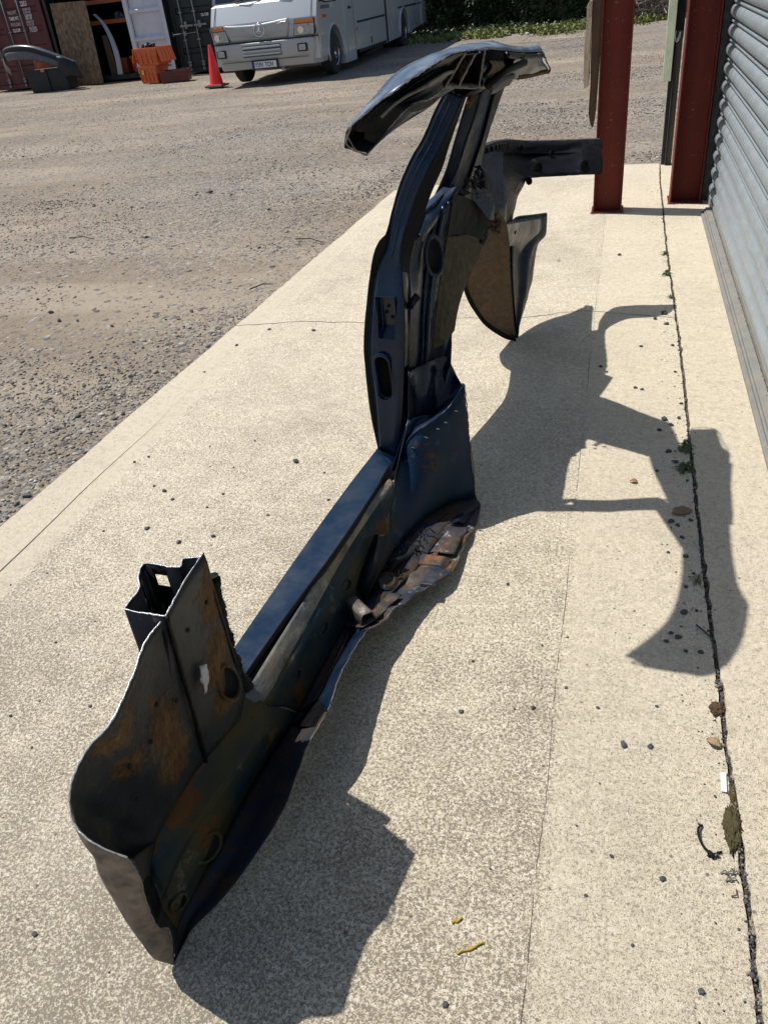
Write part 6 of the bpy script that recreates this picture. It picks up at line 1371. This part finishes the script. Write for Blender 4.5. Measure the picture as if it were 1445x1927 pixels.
# bonnet panel seams, lower pressed panel with wings, badge
for p0, p1 in (((-8.32-bc_[0], .028, 1.14), (-8.30-bc_[0], .235, 1.46)), ((-6.17-bc_[0], .022, 1.14), (-6.17-bc_[0], .235, 1.46))):
    bm = NB(); tube(bm, [p0, ((p0[0]+p1[0])/2, .135, 1.30), p1], .006, 6); obj('bonnet_seam', bm, M['seam'], bus)
bmn = NB(); sheet(bmn, [[(-.86, .006, 1.13), (-.3, .0, 1.10), (.1, .0, 1.115), (.60, .006, 1.16)], [(-.86, .002, .98), (-.3, -.004, .98), (.1, -.004, .98), (.56, .002, .98)], [(-.76, .02, .82), (-.3, .018, .82), (.1, .018, .82), (.50, .02, .82)]], 24, sub=3)
obj('front_panel', bmn, M['busgrey'], bus, smooth=True, solid=.01)
stx = -7.30-bc_[0]
for s in (-1, 1):
    for k, (ext, dz) in enumerate(((.78, .19), (.80, .08), (.80, .0))):
        e_ = ext if s < 0 else ext*.80
        P = cr([(stx+s*.02, -.010, .835+.008*k), (stx+s*e_*.28, -.010, .87+dz*.25), (stx+s*e_*.6, -.008, .92+dz*.75), (stx+s*e_, -.002, .935+dz*.95)], 24)
        bm = NB(); tube(bm, P, .006 if k == 0 else .004, 6); obj('pressed_wing_line', bm, M['silver'], bus, smooth=True)
bdg = thing('tmp', '', '', (0, 0, 0)); bpy.data.objects.remove(bdg)
bm = NB(); Pc = [(stx+.115*math.cos(t), -.022, 1.0+.115*math.sin(t)) for t in np.linspace(0, 2*math.pi, 41)]; tube(bm, Pc, .011, 8, cap=False)
badge = obj('round_badge', bm, M['chrome'], bus, smooth=True)
bm = NB()
for k in range(3):
    a_ = math.pi/2+k*2*math.pi/3; d = Vector((math.cos(a_), 0, math.sin(a_))); s_ = Vector((-d.z, 0, d.x)); c = Vector((stx, -.028, 1.0))
    v = [bm.verts.new(c+d*.108), bm.verts.new(c+s_*.018+d*.008), bm.verts.new(c-s_*.018+d*.008), bm.verts.new(c+Vector((0, -.012, 0)))]
    bm.faces.new([v[0], v[1], v[3]]); bm.faces.new([v[0], v[3], v[2]]); bm.faces.new([v[1], v[0], v[2]]); bm.faces.new([v[1], v[2], v[3]])
obj('star', bm, M['chrome'], badge)
# headlights
for s, (xa, xb) in ((1, (-6.58-bc_[0], -6.10-bc_[0])), (-1, (-8.42-bc_[0]+.03, -8.05-bc_[0]))):
    poly = [(xa+.0, .83), (xb-.02, .83), (xb+.01, .90), (xb, 1.12), (xa+.06, 1.12)] if s > 0 else [(xa+.05, .83), (xb+.05, .83), (xb-.06, 1.12), (xa, 1.12)]
    bm = NB(); prism(bm, poly, 'y', -.012, .10); bmesh.ops.triangulate(bm, faces=[f for f in bm.faces if len(f.verts) > 4]); hl = obj('headlight', bm, M['seam'], bus, bevel=.006)
    cx_ = sum(p[0] for p in poly)/len(poly)
    def inset(p, f=.93): return (cx_+(p[0]-cx_)*f, .96+(p[1]-.96)*f)
    zc = 1.035
    lo = [inset(p) for p in poly if p[1] < 1.0]; xl = min(p[0] for p in lo)+(.03 if s > 0 else -.02); xr = max(p[0] for p in lo)-(.0 if s > 0 else .05)
    bm = NB(); prism(bm, [lo[0], lo[1]]+([(xr, zc)] if s < 0 else [(xr, zc)])+[(xl, zc)], 'y', -.022, -.012); obj('lens', bm, M['lamp'], hl, bevel=.004)
    bm = NB(); prism(bm, [(xl, zc+.01), (xr+(0 if s > 0 else .0), zc+.01), inset(poly[-2]) if s > 0 else inset(poly[-2]), inset(poly[-1])], 'y', -.024, -.012); obj('indicator', bm, M['amber'], hl, bevel=.004)
    if s > 0: bm = NB(); bx(bm, xr-.13, xr-.12, -.0235, -.02, .84, zc); obj('lens_divider', bm, M['seam'], hl)
    for k, fx_ in enumerate((.3, .68)):
        bm = NB(); lathe(bm, [(.065, -.004), (.05, .0), (.0, .002)], 18, Matrix.Translation((xl+(xr-xl)*fx_, -.024, .93)), 'y'); obj('reflector', bm, M['chrome'] if k == 0 else M['lamp'], hl)
bm = NB(); prism(bm, [(.315, 1.52), (.645, 2.44), (.635, 2.45), (.30, 1.525)], 'x', -HW+.08, HW-.08); obj('windscreen', bm, M['glass'], bus)
for s_ in (-.55, .35): bm = NB(); tube(bm, [(s_, .25, 1.49), (s_+.2, .24, 1.54), (s_+.42, .31, 1.62)], .012, 6); tube(bm, [(s_-.1, .29, 1.53), (s_+.6, .33, 1.62)], .010, 5); obj('wiper', bm, M['seam'], bus)
# right side (facing +x): positions along y, local
sxp = HW
def side(name, y0, y1, z0, z1, m, proud=.004, dz=0, bev=0): return bp(name, sxp+.0012, sxp+proud+.0012, y0, y1, z0, z1, m, bev=bev)
L0 = BY
side('window_seal', 18.05-L0, 19.05-L0, 1.36, 2.2, 'seam', .004); side('side_window', 18.10-L0, 19.0-L0, 1.42, 2.15, 'glass', .007)
side('side_window', 20.9-L0, 22.4-L0, 1.7, 2.4, 'glass'); side('side_window', 24-L0, 26.5-L0, 1.7, 2.4, 'glass')
for y in (19.72, 20.38, 23.25, 23.42): side('door_seam', y-L0, y-L0+.014, .16, 2.4, 'seam', .003)
side('door_gap', 23.26-L0, 23.41-L0, .22, 1.35, 'seam', .002)
bp('door_edge', sxp, sxp+.018, 19.70-L0, 19.715-L0, .16, 2.4, 'silver')
side('navy_strip', 20.62-L0, 23.2-L0, .84, .885, 'navystripe'); side('navy_strip', 24.7-L0, 27.6-L0, .93, .97, 'navystripe')
side('locker_seam', 20.62-L0, 23.2-L0, .30, .312, 'seam', .003)
side('rear_trim', 27.62-L0, 27.70-L0, .40, 1.15, 'busgrey', .02)
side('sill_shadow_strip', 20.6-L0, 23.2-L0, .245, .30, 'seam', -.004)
bp('underfloor_skirt', sxp-.12, sxp-.08, 20.4-L0, 23.1-L0, .14, .32, 'seam')
side('side_marker', 18.12-L0, 18.36-L0, 1.08, 1.155, 'amber', .02, bev=.008); side('side_marker', 20.52-L0, 20.58-L0, .70, .77, 'amber', .015)
side('door_handle', 20.0-L0, 20.18-L0, 1.15, 1.20, 'seam', .03, bev=.01)
bm = NB(); lathe(bm, [(.065, 0), (.065, .012), (.05, .018), (0, .018)], 20, Matrix.Translation((sxp, 21.75-L0, .70)) @ Matrix.Diagonal((1, 1, 1.9, 1)), 'x'); obj('filler_cap', bm, M['busgrey'], bus, auto=40)
side('vent_slot', 21.72-L0, 21.80-L0, .36, .50, 'seam', .006); side('locker_handle', 27.05-L0, 27.16-L0, .82, .98, 'steel', .01)
# small lettering row under the cab window
for k in range(8): side('letter_mark', 18.10-L0+k*.075, 18.10-L0+k*.075+.045, 1.235+.012*k*0, 1.30, 'seam', .002)
for k in range(2): side('letter_mark', 18.78-L0+k*.12, 18.78-L0+k*.12+.03, 1.24, 1.36, 'plate', .002)
# mirror
mr = bp('mirror', sxp+.05, sxp+.33, 18.15-L0, 18.17-L0, 1.34, 1.52, 'seam', bev=.02); bp('mirror_glass', sxp+.08, sxp+.30, 18.142-L0, 18.149-L0, 1.365, 1.495, 'busgrey', mr)
bm = NB(); tube(bm, [(sxp, 18.25-L0, 1.6), (sxp+.15, 18.2-L0, 1.56), (sxp+.2, 18.17-L0, 1.5)], .015, 6); obj('mirror_arm', bm, M['seam'], bus)
# wheel arch trims and wheels
for wy in (W1, W2):
    for s in (1,):
        bm = NB(); P = [(s*HW+.005, wy+.52*math.cos(t), .42+.52*math.sin(t)) for t in np.linspace(-.25, math.pi+.25, 30)]; tube(bm, P, .022, 8); obj('arch_trim', bm, M['silver'], bus, smooth=True)
def wheel(x, y, s):
    bm = NB(); lathe(bm, [(.23, -.12), (.37, -.12), (.405, -.09), (.41, 0), (.405, .09), (.37, .12), (.23, .12)], 40, Matrix.Translation((x, y, .405)), 'x'); w_ = obj('wheel', bm, M['tyre'], bus, auto=40)
    bm = NB(); lathe(bm, [(.232, s*.0), (.235, s*.128), (.215, s*.11), (.17, s*.06), (.15, s*.075), (.13, s*.11), (.06, s*.125), (.0, s*.13)] if s > 0 else [(.232, 0), (.235, -.128), (.15, -.08), (0, -.1)], 32, Matrix.Translation((x, y, .405)), 'x'); obj('rim', bm, M['chrome'], w_, auto=50)
    for k in range(8):
        a_ = k*math.pi/4; c = Vector((x+s*.098, y+.185*math.cos(a_), .405+.185*math.sin(a_))); bm = NB(); lathe(bm, [(.026, -.03), (.026, 0), (0, 0)], 10, Matrix.Translation(c), 'x'); obj('rim_hole', bm, M['seam'], w_)
        c = Vector((x+s*.115, y+.095*math.cos(a_+.3), .405+.095*math.sin(a_+.3))); bm = NB(); lathe(bm, [(.012, 0), (.012, s*.02), (0, s*.02)], 6, Matrix.Translation(c), 'x'); obj('wheel_nut', bm, M['chrome'], w_)
for x, s in ((HW-.14, 1), (-HW+.14, -1)):
    for wy in (W1, W2): wheel(x, wy, s)
for x in (0,):
    bp('chassis', -.5, .5, .5, 10, .32, .45, 'seam'); bp('front_axle', -HW+.3, HW-.3, W1-.06, W1+.06, .34, .46, 'seam'); bp('tow_eye', npx+.32, npx+.38, .05, .3, .24, .33, 'galvbar')
    bp('wheel_well_screen', -HW+.25, -HW+.27, W1-.5, W1+.5, .3, .95, 'seam'); bp('wheel_well_screen', HW-.27, HW-.25, W1-.5, W1+.5, .3, .95, 'seam')

# ---------------- planting behind ----------------
def leafcloud(name, pts, size, m, label, n):
    V = np.zeros((n, 4, 3))
    idx = rng.integers(0, len(pts), n); c = pts[idx]+rng.normal(0, .05, (n, 3))
    a_ = rng.normal(0, 1, (n, 3)); a_ /= np.linalg.norm(a_, axis=1)[:, None]; b_ = np.cross(a_, rng.normal(0, 1, (n, 3))); b_ /= np.linalg.norm(b_, axis=1)[:, None]
    s = size*rng.uniform(.6, 1.4, (n, 1))
    V[:, 0] = c-a_*s; V[:, 1] = c+b_*s*.5; V[:, 2] = c+a_*s; V[:, 3] = c-b_*s*.5
    me = bpy.data.meshes.new(name); me.vertices.add(n*4); me.vertices.foreach_set('co', V.reshape(-1)); me.loops.add(n*4); me.loops.foreach_set('vertex_index', np.arange(n*4, dtype=np.int32))
    me.polygons.add(n); me.polygons.foreach_set('loop_start', np.arange(0, n*4, 4)); me.polygons.foreach_set('loop_total', np.full(n, 4)); me.update(); me.materials.append(m)
    o = bpy.data.objects.new(name, me); COL.objects.link(o); tag(o, label, kind='stuff'); return o
P_ = []
while len(P_) < 9000:
    x = random.uniform(-8.5, -.2); y0 = 29.6 - (x+8.5)*.16 + 1.0*(noise.noise(Vector((x*.8, 0, 3)))); z = random.uniform(0.0, 3.2)
    y = y0 + .25*z*.3 + abs(random.gauss(0, .35)) + .6*noise.noise(Vector((x*1.6, z*1.6, 0)))
    if noise.noise(Vector((x*2.2, y, z*2.2))) < -.28: continue
    P_.append((x, y, z))
leafcloud('hedge', np.array(P_), .055, M['leaf'], 'dense dark green hedge along the back of the yard', 60000)
bm = NB(); bx(bm, -9, .6, 31.2, 31.4, 0, 3.6); tag(obj('hedge_core', bm, M['leaf']), 'shaded dark inner growth behind the hedge leaves', kind='stuff')
P_ = []
while len(P_) < 6000:
    x = random.uniform(-7.5, 1.4); yc = 25.9 + .10*(x+1) - .0*x + (1.0 if x < -4 else 0)*0; y = yc+random.gauss(0, .45)+1.2*max(0, (-x-2)*.25)
    if noise.noise(Vector((x*.9, y*1.4, 2))) < -.12: continue
    P_.append((x, y, abs(random.gauss(0, .03))))
leafcloud('grass', np.array(P_), .05, M['grass'], 'strip of short sunlit grass before the hedge', 26000)
leafcloud('grass', np.array([(x-.2, y+random.uniform(.5, 2.8), z) for x, y, z in P_ if x < -2.5]), .055, M['leaf'], 'dark ground ivy and weeds in the shade of the hedge', 22000)
P_ = [(random.gauss(-7.0, .5), random.uniform(25.6, 28.6), abs(random.gauss(0, .04))) for _ in range(400)]
leafcloud('grass', np.array(P_), .04, M['weed'], 'low weeds growing beside the rear of the bus', 2500)
# pile of cut branches
bm = NB()
for k in range(900):
    c = Vector((random.uniform(-.75, 2.2), random.uniform(26.0, 27.0), random.uniform(.0, 1.15))); t = random.uniform(0, 3.14); el = random.gauss(0, .45); ln = random.uniform(.3, 1.1)
    d = Vector((math.cos(t)*math.cos(el), .4*math.sin(t), math.sin(el))).normalized()*ln; j = Vector((random.gauss(0, .06), random.gauss(0, .06), random.gauss(0, .06)))
    r = random.choice((.006, .008, .012, .02)); tube(bm, [c-d*.5, c+j, c+d*.5+j*.4], [r, r*.85, r*.5], 5)
tag(obj('branch_pile', bm, M['twig']), 'heap of cut bare branches seen between the two red columns', kind='stuff')
bm = NB(); bx(bm, -.9, 3.5, 27.6, 27.8, 0, 2.5); tag(obj('branch_pile_shade', bm, M['darkpost']), 'dark backing standing in for the shade deep in the branch heap', kind='stuff')  # near-black box added as painted shade behind the branches
# rubble heap of pale stones in the hedge shade
xy = [(random.uniform(-6.5, -2.6), random.uniform(25.4, 28.2)) for _ in range(420)]
scatter('rubble', xy, [random.choice((.02, .03, .05, .08)) for _ in xy], gm, rng.choice(5, len(xy)), 'scattered rubble stones at the foot of the hedge', zf=lambda p: gz(*p))
